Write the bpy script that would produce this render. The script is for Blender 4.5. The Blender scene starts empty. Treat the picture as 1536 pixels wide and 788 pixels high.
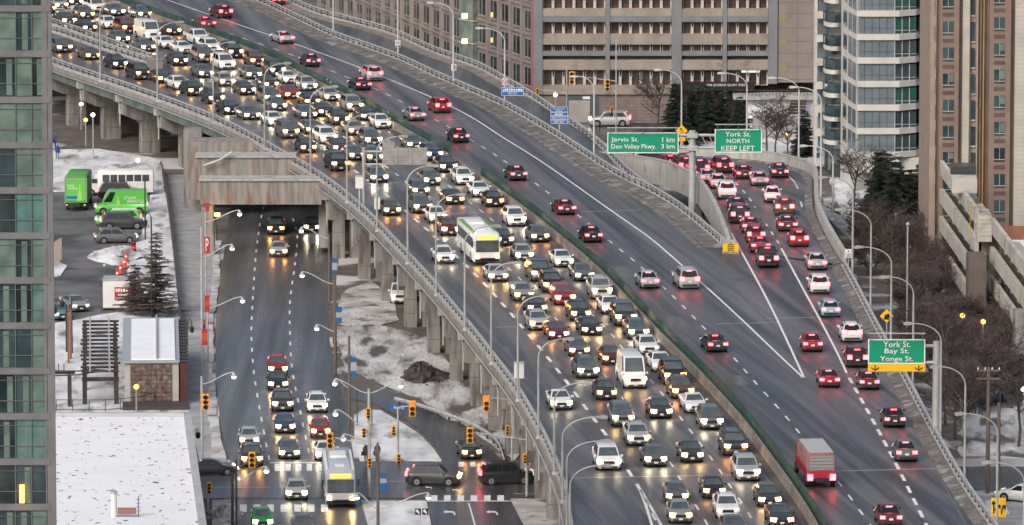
import bpy, bmesh, math, random
from math import radians, sin, cos, tan, pi, sqrt, atan2
from mathutils import Vector, Matrix
from mathutils.geometry import tessellate_polygon

random.seed(7)
SC = bpy.context.scene
COL = SC.collection

# ---------------------------------------------------------------- camera
F, CX, CY, CAMH, PITCH = 10000.0, 768.0, 394.0, 102.0, radians(8.33)
cam_d = bpy.data.cameras.new('camera')
cam = bpy.data.objects.new('camera', cam_d)
COL.objects.link(cam)
cam_d.sensor_width = 36.0
cam_d.lens = 36.0 * F / 1536.0
cam_d.clip_start = 1.0
cam_d.clip_end = 6000.0
cam.location = (0, 0, CAMH)
cam.rotation_euler = (pi / 2 - PITCH, 0, 0)
SC.camera = cam

# ---------------------------------------------------------------- sky, sun, exposure
world = bpy.data.worlds.new('World')
SC.world = world
world.use_nodes = True
wn = world.node_tree.nodes
wl = world.node_tree.links
bg = wn['Background']
sky = wn.new('ShaderNodeTexSky')
sky.sky_type = 'NISHITA'
sky.sun_disc = False
SUN_EL, SUN_AZ = radians(38), radians(-150)
sky.sun_elevation = SUN_EL
sky.sun_rotation = SUN_AZ
sky.air_density = 1.0
sky.dust_density = 6.0
sky.ozone_density = 1.5
hsv = wn.new('ShaderNodeHueSaturation')
hsv.inputs['Saturation'].default_value = 0.85
wl.new(sky.outputs[0], hsv.inputs['Color'])
wl.new(hsv.outputs[0], bg.inputs[0])
bg.inputs[1].default_value = 0.085
sun_d = bpy.data.lights.new('sun', 'SUN')
sun = bpy.data.objects.new('sun', sun_d)
COL.objects.link(sun)
sun_d.energy = 0.55
sun_d.angle = radians(25)
sun_d.color = (1.0, 0.97, 0.93)
sun_dir = Vector((sin(SUN_AZ) * cos(SUN_EL), cos(SUN_AZ) * cos(SUN_EL), sin(SUN_EL)))
sun.rotation_euler = sun_dir.to_track_quat('Z', 'Y').to_euler()
sun.location = (0, 300, 200)
SC.view_settings.view_transform = 'Standard'
SC.view_settings.look = 'None'
SC.view_settings.exposure = 0.88
SC.view_settings.gamma = 1.0
SC.view_settings.use_curve_mapping = False
SC.cycles.use_denoising = True
SC.cycles.max_bounces = 5
SC.cycles.diffuse_bounces = 2
SC.cycles.glossy_bounces = 3
SC.cycles.transmission_bounces = 2
SC.cycles.volume_bounces = 0
SC.cycles.sample_clamp_indirect = 4.0

# ---------------------------------------------------------------- picture -> place
_c, _s = cos(PITCH), sin(PITCH)
def P(px, py, z=0.0):
    y = F * _c + (CY - py) * _s
    zc = -F * _s + (CY - py) * _c
    t = (z - CAMH) / zc
    return Vector((t * (px - CX), t * y, z))
def Q(px, py, Y):
    y = F * _c + (CY - py) * _s
    zc = -F * _s + (CY - py) * _c
    t = Y / y
    return Vector((t * (px - CX), Y, CAMH + t * zc))
def ppm(Y):
    return F / Y          # picture pixels for one metre at that distance
def row(p):
    # picture position of a place
    d = Vector(p) - Vector((0, 0, CAMH))
    f = d.y * _c - d.z * _s
    u = d.y * _s + d.z * _c
    return CX + F * d.x / f, CY - F * u / f

# ---------------------------------------------------------------- properties
def tag(o, label=None, cat=None, group=None, kind=None):
    if label: o['label'] = label
    if cat: o['category'] = cat
    if group: o['group'] = group
    if kind: o['kind'] = kind
    return o
def thing(name, label, cat, loc=(0, 0, 0), rz=0.0, group=None):
    o = bpy.data.objects.new(name, None)
    o.empty_display_size = 0.2
    COL.objects.link(o)
    o.location = loc
    o.rotation_euler = (0, 0, rz)
    return tag(o, label, cat, group)
def link(name, mesh, parent=None, loc=(0, 0, 0), rot=(0, 0, 0), scale=None, color=None):
    o = bpy.data.objects.new(name, mesh)
    COL.objects.link(o)
    o.location = loc
    o.rotation_euler = rot
    if scale: o.scale = scale
    if color: o.color = (*color, 1)
    if parent: o.parent = parent
    return o
ORD = ('zeroth first second third fourth fifth sixth seventh eighth ninth tenth eleventh twelfth thirteenth fourteenth '
       'fifteenth sixteenth seventeenth eighteenth nineteenth twentieth').split()
def ordinal(n):
    if n <= 20: return ORD[n]
    tens = {2: 'twenty', 3: 'thirty', 4: 'forty', 5: 'fifty', 6: 'sixty', 7: 'seventy'}[n // 10]
    if n % 10 == 0: return tens[:-1] + 'ieth'
    return tens + '-' + ORD[n % 10]

# ---------------------------------------------------------------- materials
MATS = {}
def mat(name, c1, c2=None, rough=0.75, metal=0.0, scale=1.0, stretch=(1, 1, 1), lo=0.38, hi=0.62, bump=0.0,
        local=False, spec=0.5, rough2=None, emit=None, estr=0.0, detail=5.0, c3=None, scale3=0.2, lo3=.5, hi3=.65, coat=0.0, rotz=0.0, stretch3=None):
    if name in MATS: return MATS[name]
    m = bpy.data.materials.new(name)
    m.use_nodes = True
    n, l = m.node_tree.nodes, m.node_tree.links
    b = n['Principled BSDF']
    b.inputs['Base Color'].default_value = (*c1, 1)
    b.inputs['Roughness'].default_value = rough
    b.inputs['Metallic'].default_value = metal
    b.inputs['Specular IOR Level'].default_value = spec
    b.inputs['Coat Weight'].default_value = coat
    if emit:
        b.inputs['Emission Color'].default_value = (*emit, 1)
        b.inputs['Emission Strength'].default_value = estr
    if c2 is not None or bump:
        if local:
            tc = n.new('ShaderNodeTexCoord'); src = tc.outputs['Object']
        else:
            g = n.new('ShaderNodeNewGeometry'); src = g.outputs['Position']
        mp = n.new('ShaderNodeMapping')
        mp.inputs['Scale'].default_value = stretch
        if rotz:
            rt = n.new('ShaderNodeMapping'); rt.inputs['Rotation'].default_value = (0, 0, -rotz)
            l.new(src, rt.inputs['Vector']); src = rt.outputs[0]
        l.new(src, mp.inputs['Vector'])
        nz = n.new('ShaderNodeTexNoise')
        nz.inputs['Scale'].default_value = scale
        nz.inputs['Detail'].default_value = detail
        l.new(mp.outputs[0], nz.inputs['Vector'])
        fac = nz.outputs['Fac']
        if c2 is not None:
            mr = n.new('ShaderNodeMapRange')
            mr.inputs['From Min'].default_value = lo
            mr.inputs['From Max'].default_value = hi
            l.new(fac, mr.inputs['Value'])
            mx = n.new('ShaderNodeMix'); mx.data_type = 'RGBA'
            mx.inputs[6].default_value = (*c1, 1)
            mx.inputs[7].default_value = (*c2, 1)
            l.new(mr.outputs[0], mx.inputs[0])
            out = mx.outputs[2]
            if c3 is not None:
                nz3 = n.new('ShaderNodeTexNoise')
                nz3.inputs['Scale'].default_value = scale3
                nz3.inputs['Detail'].default_value = 6.0
                if stretch3:
                    mp3 = n.new('ShaderNodeMapping'); mp3.inputs['Scale'].default_value = stretch3
                    l.new(src, mp3.inputs['Vector']); l.new(mp3.outputs[0], nz3.inputs['Vector'])
                else: l.new(src, nz3.inputs['Vector'])
                mr3 = n.new('ShaderNodeMapRange')
                mr3.inputs['From Min'].default_value = lo3
                mr3.inputs['From Max'].default_value = hi3
                l.new(nz3.outputs['Fac'], mr3.inputs['Value'])
                mx3 = n.new('ShaderNodeMix'); mx3.data_type = 'RGBA'
                mx3.inputs[7].default_value = (*c3, 1)
                l.new(out, mx3.inputs[6]); l.new(mr3.outputs[0], mx3.inputs[0])
                out = mx3.outputs[2]
            l.new(out, b.inputs['Base Color'])
            if rough2 is not None:
                rr = n.new('ShaderNodeMapRange')
                rr.inputs['From Min'].default_value = lo
                rr.inputs['From Max'].default_value = hi
                rr.inputs['To Min'].default_value = rough
                rr.inputs['To Max'].default_value = rough2
                l.new(fac, rr.inputs['Value'])
                l.new(rr.outputs[0], b.inputs['Roughness'])
        if bump:
            bp = n.new('ShaderNodeBump')
            bp.inputs['Strength'].default_value = bump
            bp.inputs['Distance'].default_value = 0.1
            l.new(fac, bp.inputs['Height'])
            l.new(bp.outputs[0], b.inputs['Normal'])
    MATS[name] = m
    return m

def object_colour_mat(name, rough, metal=0.0, coat=0.0, emit=0.0, grime=False):
    m = bpy.data.materials.new(name)
    m.use_nodes = True
    n, l = m.node_tree.nodes, m.node_tree.links
    b = n['Principled BSDF']
    oi = n.new('ShaderNodeObjectInfo')
    b.inputs['Roughness'].default_value = rough
    b.inputs['Metallic'].default_value = metal
    b.inputs['Coat Weight'].default_value = coat
    b.inputs['Coat Roughness'].default_value = 0.12
    if emit:
        b.inputs['Base Color'].default_value = (.8, .8, .8, 1)
        l.new(oi.outputs['Color'], b.inputs['Emission Color'])
        b.inputs['Emission Strength'].default_value = emit
    elif grime:
        # road salt and dirt that sits on the sills and bumpers of winter cars
        tc = n.new('ShaderNodeTexCoord')
        sp = n.new('ShaderNodeSeparateXYZ')
        nz = n.new('ShaderNodeTexNoise'); nz.inputs['Scale'].default_value = 3.0
        l.new(tc.outputs['Object'], sp.inputs[0]); l.new(tc.outputs['Object'], nz.inputs['Vector'])
        ad = n.new('ShaderNodeMath'); ad.operation = 'MULTIPLY_ADD'
        ad.inputs[1].default_value = 0.5
        l.new(nz.outputs['Fac'], ad.inputs[0]); l.new(sp.outputs['Z'], ad.inputs[2])
        mr = n.new('ShaderNodeMapRange')
        mr.inputs['From Min'].default_value = 0.45; mr.inputs['From Max'].default_value = 0.95
        mr.inputs['To Min'].default_value = 0.32; mr.inputs['To Max'].default_value = 0.015
        l.new(ad.outputs[0], mr.inputs['Value'])
        mx = n.new('ShaderNodeMix'); mx.data_type = 'RGBA'
        mx.inputs[7].default_value = (0.12, 0.112, 0.105, 1)
        l.new(mr.outputs[0], mx.inputs[0]); l.new(oi.outputs['Color'], mx.inputs[6])
        l.new(mx.outputs[2], b.inputs['Base Color'])
    else:
        l.new(oi.outputs['Color'], b.inputs['Base Color'])
    MATS[name] = m
    return m

ASPH = mat('asphalt_deck', (.082, .082, .087), (.135, .129, .127), rough=.6, rough2=.36, scale=.5, stretch=(1.3, .045, 1), lo=.3, hi=.7, rotz=.16,
           c3=(.042, .044, .05), scale3=.8, stretch3=(.9, .02, 1), lo3=.47, hi3=.62, bump=.04)
ASPH2 = mat('asphalt_street', (.068, .072, .08), (.105, .108, .115), rough=.45, rough2=.24, scale=.45, stretch=(1.3, .05, 1), lo=.32, hi=.68,
            c3=(.034, .037, .042), scale3=.4, stretch3=(1.0, .03, 1), lo3=.46, hi3=.64, bump=.04)
ASPHP = mat('asphalt_lot', (.10, .10, .10), (.16, .155, .15), rough=.7, scale=.25, c3=(.06, .06, .062), scale3=.15, lo3=.5, hi3=.6)
PAINT = mat('road_paint', (.78, .78, .76), (.5, .5, .49), rough=.6, scale=2.0, lo=.45, hi=.75)
PAINTY = mat('road_paint_ochre', (.42, .32, .22), (.25, .21, .17), rough=.7, scale=1.5)
CONC = mat('concrete', (.295, .285, .27), (.20, .19, .18), rough=.88, scale=1.3, stretch=(1.6, 1.6, .18), c3=(.13, .115, .105), scale3=.8, stretch3=(1.5, 1.5, .3), lo3=.52, hi3=.68)
CONCW = mat('concrete_pale', (.43, .42, .40), (.33, .32, .305), rough=.88, scale=1.1, stretch=(1.4, 1.4, .25), c3=(.2, .188, .175), scale3=.6, lo3=.58, hi3=.75)
CONCR = mat('concrete_rust', (.30, .28, .258), (.19, .175, .16), rough=.9, scale=1.0, stretch=(2, 2, .2), c3=(.21, .115, .07), scale3=.7, stretch3=(1.5, 1.5, .35), lo3=.54, hi3=.68)
GRIT = mat('shoulder_grit', (.17, .155, .142), (.095, .088, .083), rough=.95, scale=1.3, c3=(.30, .29, .285), scale3=.6, lo3=.54, hi3=.68, bump=.4)
CONCT = mat('concrete_tan', (.25, .215, .19), (.18, .155, .14), rough=.9, scale=.7, stretch=(1, 1, .6), c3=(.12, .105, .095), scale3=.5, lo3=.52, hi3=.7)
GIRD = mat('girder_green', (.20, .255, .235), (.14, .18, .165), rough=.6, scale=.6, c3=(.12, .09, .07), scale3=.6, lo3=.62, hi3=.72)
GREEN_S = mat('screen_green', (.024, .078, .064), (.016, .05, .043), rough=.75, scale=.8, c3=(.06, .07, .065), scale3=1.2, lo3=.58, hi3=.7)
STEEL = mat('steel_galvanised', (.46, .47, .47), (.36, .365, .365), rough=.55, metal=.15, scale=1.5)
STEELD = mat('steel_dark', (.06, .062, .068), rough=.55, metal=.3)
POLE = mat('lamp_pole_grey', (.42, .43, .42), (.34, .35, .34), rough=.55, metal=.3, scale=.8)
WOODP = mat('wood_pole', (.16, .125, .105), (.11, .085, .075), rough=.9, scale=2, stretch=(4, 4, .3))
SNOW = mat('snow', (.74, .76, .78), (.50, .51, .52), rough=.78, scale=.5, stretch=(1, .35, 1), c3=(.20, .185, .17), scale3=.45, stretch3=(1, .3, 1), lo3=.55, hi3=.68, bump=.5)
SNOWC = mat('snow_clean', (.82, .84, .87), (.76, .78, .81), rough=.75, scale=.8, bump=.2)
SNOWD = mat('snow_dirty', (.56, .56, .57), (.36, .34, .32), rough=.8, scale=.35, lo=.4, hi=.6, c3=(.12, .105, .095), scale3=.45, lo3=.53, hi3=.66, bump=.3)
DIRT = mat('dirt_ground', (.085, .075, .068), (.14, .122, .108), rough=.9, scale=.4, c3=(.55, .55, .56), scale3=.09, lo3=.56, hi3=.63, bump=.3)
SIDEW = mat('sidewalk', (.36, .365, .37), (.27, .27, .27), rough=.8, scale=.5, c3=(.5, .51, .52), scale3=.2, lo3=.6, hi3=.72)
BRUSHG = mat('brush_ground', (.11, .092, .082), (.16, .135, .12), rough=.95, scale=.6, c3=(.5, .5, .52), scale3=.16, lo3=.52, hi3=.62)
GLASS = mat('window_glass', (.018, .028, .03), (.05, .075, .078), rough=.06, scale=.35, spec=.6)
GLASSB = mat('window_glass_blue', (.03, .05, .058), (.06, .09, .10), rough=.06, scale=.5, spec=.6)
CARS = mat('car_side_glass', (.014, .017, .019), rough=.06, spec=.6)
ARCH = mat('wheel_arch', (.01, .01, .01), rough=.9)
CARG = mat('car_glass_sky_sheen', (.055, .072, .08), (.085, .105, .115), rough=.08, spec=.8, scale=1.0, local=True)  # grey-blue sky reflection is put into the glass colour
TYRE = mat('tyre', (.018, .018, .019), rough=.85)
RIM = mat('wheel_rim', (.4, .4, .41), rough=.35, metal=.7)
BLACKP = mat('black_plastic', (.02, .02, .022), rough=.5)
PLATE = mat('licence_plate', (.7, .71, .73), rough=.4)
CARP = object_colour_mat('car_paint', .35, 0.15, .6, grime=True)
HEADL = object_colour_mat('headlight_halo', .2, emit=3.6)  # glowing amber housing imitates the halo round the bright lamp core
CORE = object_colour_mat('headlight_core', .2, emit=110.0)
TAILL = object_colour_mat('taillight_lit', .2, emit=7.0)
WHITEP = mat('white_paint', (.74, .74, .73), (.66, .66, .65), rough=.5, scale=1)
SIGNG = mat('sign_green', (.0, .27, .15), rough=.45)
SIGNB = mat('sign_blue', (.01, .12, .42), rough=.45)
SIGNY = mat('sign_yellow', (.85, .47, .01), rough=.45)
SIGNW = mat('sign_white', (.8, .8, .8), rough=.5)
SIGNR = mat('sign_red', (.42, .015, .035), rough=.5)
BLACK = mat('black_sheet', (.012, .012, .013), rough=.5)
SIGY = mat('signal_yellow', (.8, .36, .01), rough=.5)

# ---------------------------------------------------------------- mesh building
class MB:
    def __init__(s):
        s.v, s.f, s.m = [], [], []
    def add(s, vs, fs, mi=0):
        o = len(s.v)
        s.v.extend([tuple(x) for x in vs])
        for f in fs:
            s.f.append([o + i for i in f]); s.m.append(mi)
        return s
    def box(s, c, d, rz=0.0, mi=0, taper=1.0):
        x, y, z = d[0] / 2, d[1] / 2, d[2] / 2
        cr, sr = cos(rz), sin(rz)
        vs = []
        for k in (-1, 1):
            t = taper if k > 0 else 1
            for a, b in ((-1, -1), (1, -1), (1, 1), (-1, 1)):
                X, Y = a * x * t, b * y * t
                vs.append((c[0] + X * cr - Y * sr, c[1] + X * sr + Y * cr, c[2] + k * z))
        s.add(vs, [(0, 3, 2, 1), (4, 5, 6, 7), (0, 1, 5, 4), (1, 2, 6, 5), (2, 3, 7, 6), (3, 0, 4, 7)], mi)
        return s
    def bar(s, a, b, w, h, mi=0):
        # box from a to b, w wide, h high
        a, b = Vector(a), Vector(b)
        d = (b - a)
        if d.length < 1e-6: return s
        t = d.normalized()
        side = t.cross(Vector((0, 0, 1)))
        if side.length < 1e-4: side = Vector((1, 0, 0))
        side.normalize()
        up = side.cross(t)
        vs = []
        for p in (a, b):
            for i, j in ((-1, -1), (1, -1), (1, 1), (-1, 1)):
                vs.append(p + side * (i * w / 2) + up * (j * h / 2))
        s.add(vs, [(3, 2, 1, 0), (4, 5, 6, 7), (0, 1, 5, 4), (1, 2, 6, 5), (2, 3, 7, 6), (3, 0, 4, 7)], mi)
        return s
    def tube(s, pts, r, n=6, mi=0, r2=None, cap=True):
        pts = [Vector(p) for p in pts]
        k = len(pts)
        rings = []
        ref = Vector((0, 0, 1))
        for i, p in enumerate(pts):
            t = (pts[min(i + 1, k - 1)] - pts[max(i - 1, 0)]).normalized()
            a = t.cross(ref)
            if a.length < .05: a = t.cross(Vector((1, 0, 0)))
            a.normalize(); b = t.cross(a)
            rr = r if r2 is None else r + (r2 - r) * i / max(k - 1, 1)
            rings.append([p + a * (rr * cos(2 * pi * j / n)) + b * (rr * sin(2 * pi * j / n)) for j in range(n)])
        vs = [v for rg in rings for v in rg]
        fs = []
        for i in range(k - 1):
            for j in range(n):
                fs.append((i * n + j, (i + 1) * n + j, (i + 1) * n + (j + 1) % n, i * n + (j + 1) % n))
        if cap:
            fs.append(tuple(range(n))); fs.append(tuple((k - 1) * n + j for j in reversed(range(n))))
        s.add(vs, fs, mi)
        return s
    def loft(s, rings, mi=0, cap=True):
        n = len(rings[0])
        vs = [v for rg in rings for v in rg]
        fs = []
        for i in range(len(rings) - 1):
            for j in range(n):
                fs.append((i * n + j, i * n + (j + 1) % n, (i + 1) * n + (j + 1) % n, (i + 1) * n + j))
        if cap:
            fs.append(tuple(reversed(range(n)))); fs.append(tuple((len(rings) - 1) * n + j for j in range(n)))
        s.add(vs, fs, mi)
        return s
    def lathe(s, prof, n=12, c=(0, 0, 0), mi=0):
        rings = [[(c[0] + r * cos(2 * pi * j / n), c[1] + r * sin(2 * pi * j / n), c[2] + z) for j in range(n)] for r, z in prof]
        return s.loft(rings, mi)
    def disc_y(s, c, r, w, n=12, mi=0):
        # cylinder along X (wheels)
        rings = []
        for x in (-w / 2, w / 2):
            rings.append([(c[0] + x, c[1] + r * cos(2 * pi * j / n), c[2] + r * sin(2 * pi * j / n)) for j in range(n)])
        return s.loft(rings, mi)
    def poly(s, pts, mi=0):
        pts = [Vector(p) for p in pts]
        tris = tessellate_polygon([pts])
        # keep faces looking up
        fs = []
        for t in tris:
            a, b, c = (pts[i] for i in t)
            fs.append(tuple(t) if (b - a).cross(c - a).z > 0 else tuple(reversed(t)))
        s.add(pts, fs, mi)
        return s
    def prism(s, pts, z0, z1, mi=0, mside=None):
        # pts: plan outline (x, y)
        a = sum(pts[i][0] * pts[(i + 1) % len(pts)][1] - pts[(i + 1) % len(pts)][0] * pts[i][1] for i in range(len(pts)))
        if a < 0: pts = list(reversed(pts))
        top = [Vector((p[0], p[1], z1)) for p in pts]
        n = len(pts)
        tris = tessellate_polygon([top])
        fs = []
        for t in tris:
            aa, bb, cc = (top[i] for i in t)
            t = tuple(t) if (bb - aa).cross(cc - aa).z > 0 else tuple(reversed(t))
            fs.append(t)
        s.add(top, fs, mi)
        s.add([(p[0], p[1], z0) for p in pts], [tuple(reversed(t)) for t in fs], mi)
        vs = [(p[0], p[1], z0) for p in pts] + [(p[0], p[1], z1) for p in pts]
        s.add(vs, [(i, (i + 1) % n, n + (i + 1) % n, n + i) for i in range(n)], mi if mside is None else mside)
        return s
    def mesh(s, name, mats, smooth=None):
        me = bpy.data.meshes.new(name)
        me.from_pydata(s.v, [], s.f)
        for m in (mats if isinstance(mats, (list, tuple)) else [mats]):
            me.materials.append(m)
        if any(s.m): me.polygons.foreach_set('material_index', s.m)
        if smooth is not None:
            me.polygons.foreach_set('use_smooth', [True] * len(me.polygons))
            me.set_sharp_from_angle(angle=radians(smooth))
        me.update()
        return me
    def build(s, name, mats, parent=None, smooth=None):
        # vertices are in world space; parent (if any) has no rotation
        o = link(name, s.mesh(name, mats, smooth), parent)
        if parent: o.location = -Vector(parent.location)
        return o

_unit = {}
def unit(m):
    if m.name not in _unit:
        _unit[m.name] = MB().box((0, 0, 0), (1, 1, 1)).mesh('block_' + m.name, m)
    return _unit[m.name]
def ubox(name, c, d, m, parent=None, rz=0.0, world=True, color=None):
    o = link(name, unit(m), parent, c, (0, 0, rz), d, color)
    if parent and world: o.location = Vector(c) - Vector(parent.location)
    return o
def path_len(pts):
    L = [0.0]
    for a, b in zip(pts, pts[1:]): L.append(L[-1] + (Vector(b) - Vector(a)).length)
    return L
def along(pts, d, L=None):
    L = L or path_len(pts)
    d = max(0.0, min(d, L[-1] - 1e-6))
    for i in range(len(pts) - 1):
        if d <= L[i + 1]:
            t = (d - L[i]) / max(L[i + 1] - L[i], 1e-9)
            a, b = Vector(pts[i]), Vector(pts[i + 1])
            return a.lerp(b, t), (b - a).normalized()
def smooth_path(pts, step=2.0):
    # Catmull-Rom through the points, resampled
    pts = [Vector(p) for p in pts]
    out = []
    for i in range(len(pts) - 1):
        p0 = pts[max(i - 1, 0)]; p1 = pts[i]; p2 = pts[i + 1]; p3 = pts[min(i + 2, len(pts) - 1)]
        n = max(1, int((p2 - p1).length / step))
        for k in range(n):
            t = k / n
            out.append(.5 * ((2 * p1) + (p2 - p0) * t + (2 * p0 - 5 * p1 + 4 * p2 - p3) * t * t + (3 * p1 - p0 - 3 * p2 + p3) * t ** 3))
    out.append(pts[-1])
    return out
def offset(pts, d):
    # to the right in the picture for a path that comes towards the camera
    out = []
    for i, p in enumerate(pts):
        t = (Vector(pts[min(i + 1, len(pts) - 1)]) - Vector(pts[max(i - 1, 0)]))
        t.z = 0; t.normalize()
        out.append(Vector(p) + Vector((-t.y, t.x, 0)) * d)
    return out
def sweep(mb, pts, prof, mi=0):
    # prof: list of (side offset to the right, height above the path)
    rings = []
    for i, p in enumerate(pts):
        t = (Vector(pts[min(i + 1, len(pts) - 1)]) - Vector(pts[max(i - 1, 0)]))
        t.z = 0; t.normalize()
        r = Vector((-t.y, t.x, 0))
        rings.append([Vector(p) + r * a + Vector((0, 0, h)) for a, h in prof])
    mb.loft(rings, mi)
    return mb
def nearest(pts, q):
    best = None
    for i in range(len(pts) - 1):
        a, b = pts[i], pts[i + 1]
        ab = b - a
        t = max(0, min(1, (q - a).dot(ab) / max(ab.length_squared, 1e-9)))
        d = (a + ab * t - q).length
        if best is None or d < best[0]: best = (d, i, a + ab * t, ab.normalized())
    return best

_fontcache = {}
def text(body, name, x0, x1, y0, y1, Y, m, parent, thick=0.02, stretch=True):
    # lettering in the upright plane at distance Y, fitted to a box
    a, b = Q(x0, y1, Y), Q(x1, y0, Y)
    cu = bpy.data.curves.new('lettering', 'FONT')
    cu.body = body
    cu.align_x = 'CENTER'
    cu.extrude = thick
    cu.resolution_u = 2
    t = bpy.data.objects.new('tmp', cu)
    COL.objects.link(t)
    bpy.context.view_layer.update()
    me = bpy.data.meshes.new_from_object(t.evaluated_get(bpy.context.evaluated_depsgraph_get()))
    bpy.data.objects.remove(t)
    xs = [v.co.x for v in me.vertices]; ys = [v.co.y for v in me.vertices]
    lx, hx, ly, hy = min(xs), max(xs), min(ys), max(ys)
    for v in me.vertices:
        u = (v.co.x - lx) / (hx - lx); w = (v.co.y - ly) / (hy - ly)
        v.co = Vector((a.x + (b.x - a.x) * u, Y - v.co.z, a.z + (b.z - a.z) * w))
    me.materials.clear(); me.materials.append(m)
    o = link(name, me, parent)
    if parent: o.location = -Vector(parent.location)
    return o
def prect(name, x0, x1, y0, y1, Y, depth, m, parent=None):
    # upright block whose front fills a picture rectangle at distance Y
    a, b = Q(x0, y1, Y), Q(x1, y0, Y)
    return ubox(name, ((a.x + b.x) / 2, Y + depth / 2, (a.z + b.z) / 2), (b.x - a.x, depth, b.z - a.z), m, parent)
# ================================================================ GROUND
DZ = 8.0      # level of the elevated road
def jitter_poly(pts, amp, step):
    out = []
    n = len(pts)
    for i in range(n):
        a, b = Vector(pts[i]), Vector(pts[(i + 1) % n])
        k = max(1, int((b - a).length / step))
        for j in range(k):
            p = a.lerp(b, j / k)
            out.append(Vector((p.x + random.uniform(-amp, amp) * .35, p.y + random.uniform(-amp, amp) * 1.5, p.z)))
    return out
def sheet(name, px, z, m, amp=0.0, step=3.0, kind='structure', thick=0.0):
    pts = [P(x, y, z) for x, y in px]
    if amp: pts = jitter_poly(pts, amp, step)
    mb = MB()
    if thick: mb.prism([(p.x, p.y) for p in pts], z - thick, z)
    else: mb.poly(pts)
    o = mb.build(name, m)
    o['kind'] = kind
    return o
g = MB().poly([(-900, 300, 0), (900, 300, 0), (900, 2600, 0), (-900, 2600, 0)]).build('ground', DIRT)
g['kind'] = 'structure'

# lower road, its crossing street and the slip road
lake = [(385, 215), (362, 258), (346, 310), (333, 400), (324, 480), (323, 560), (331, 640), (346, 694), (336, 745), (338, 815),
        (620, 815), (560, 745), (532, 694), (520, 625), (506, 560), (494, 510), (491, 470), (504, 420), (511, 365), (500, 325), (486, 285), (470, 215)]
lower_road = sheet('lower_road', lake, .02, ASPH2)
cross_street = sheet('cross_street', [(200, 694), (560, 692), (700, 690), (980, 690), (980, 748), (770, 747), (560, 747), (200, 748)], .045, ASPH2)
slip_road = sheet('slip_road', [(512, 556), (545, 568), (590, 588), (640, 612), (690, 640), (735, 672), (760, 700), (672, 700), (655, 668), (630, 645), (600, 624), (560, 606), (520, 596)], .07, ASPH2)
side_street = sheet('side_street', [(640, 744), (762, 744), (800, 815), (655, 815)], .07, ASPH2)
tri_isle = sheet('traffic_island', [(531, 622), (545, 614), (570, 615), (600, 632), (628, 650), (650, 672), (662, 690), (540, 690), (532, 660)], .16, SNOW, thick=.16)
walk = sheet('sidewalk', [(243, 262), (296, 262), (300, 305), (322, 318), (326, 400), (318, 480), (316, 560), (322, 640), (340, 692), (300, 692), (284, 625), (270, 480), (256, 330)], .13, SIDEW, thick=.13)
verge = sheet('verge', [(322, 360), (332, 360), (328, 440), (320, 480), (320, 560), (328, 640), (342, 688), (318, 688), (311, 600), (312, 500)], .17, SNOWD, amp=.4, thick=.05, kind='stuff')
tag(verge, 'dirty ploughed snow along the lower road kerb', 'snow')
corner = sheet('corner_walk', [(318, 750), (352, 750), (358, 815), (318, 815)], .14, SNOWD, thick=.14)
median_isle = sheet('corner_island', [(542, 751), (640, 751), (652, 815), (560, 815)], .14, SNOW, thick=.14)
right_isle = sheet('underpass_walk', [(766, 748), (830, 748), (850, 815), (800, 815)], .14, SNOWD, thick=.14)
# parking lot and the snow round it
lot = sheet('parking_lot', [(60, 282), (120, 282), (240, 296), (236, 330), (212, 362), (196, 372), (168, 384), (176, 430), (150, 462), (150, 490), (60, 515)], .02, ASPHP)
def snowfield(px, z, m, label, amp=.5, step=2.5, thick=.12):
    o = sheet('snow', px, z, m, amp, step, 'stuff', thick)
    return tag(o, label, 'snow')
SNOWU = mat('snow_patchy', (.60, .61, .62), (.36, .35, .34), rough=.8, scale=.5, stretch=(1, .3, 1), c3=(.095, .085, .078), scale3=.4, stretch3=(1, .28, 1), lo3=.5, hi3=.6, bump=.5)
snowfield([(60, 226), (150, 222), (240, 240), (246, 262), (246, 290), (150, 286), (60, 288)], .12, SNOW, 'snow cover behind the white shuttle bus')
snowfield([(226, 292), (250, 290), (258, 340), (266, 420), (272, 478), (186, 478), (186, 428), (200, 380), (214, 345)], .14, SNOW, 'snow bank beside the rusty fence and the larch tree')
snowfield([(60, 488), (120, 478), (190, 466), (270, 476), (284, 622), (60, 622)], .1, SNOW, 'snow and paving under the timber trestle', thick=.08)
snowfield([(60, 398), (84, 392), (100, 398), (92, 412), (60, 418)], .16, SNOW, 'snow patch at the wooden screen beside the glass tower')
snowfield([(500, 492), (560, 486), (640, 505), (690, 560), (760, 600), (800, 650), (770, 690), (735, 664), (680, 626), (600, 584), (520, 556)],   .1, SNOWU, 'open snow between the lower road and the viaduct columns', thick=.06)
snowfield([(510, 440), (556, 420), (590, 455), (600, 482), (540, 492), (506, 486)], .09, SNOWD, 'melting snow strip beside the lower road under the columns', thick=.05)
snowfield([(800, 640), (830, 640), (850, 690), (800, 690)], .09, SNOWD, 'dirty snow at the last visible viaduct column', thick=.05)
# far street by the parking garage
far_street = sheet('far_street', [(820, 178), (1010, 174), (1010, 250), (860, 250)], .02, ASPH2)
snowfield([(925, 176), (990, 172), (1000, 182), (935, 186)], .13, SNOWD, 'snow heap behind the silver sport utility')
snowfield([(1120, 140), (1240, 150), (1240, 250), (1130, 240)], .1, SNOW, 'snowy terrace beside the white balcony tower', amp=.8)
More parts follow.
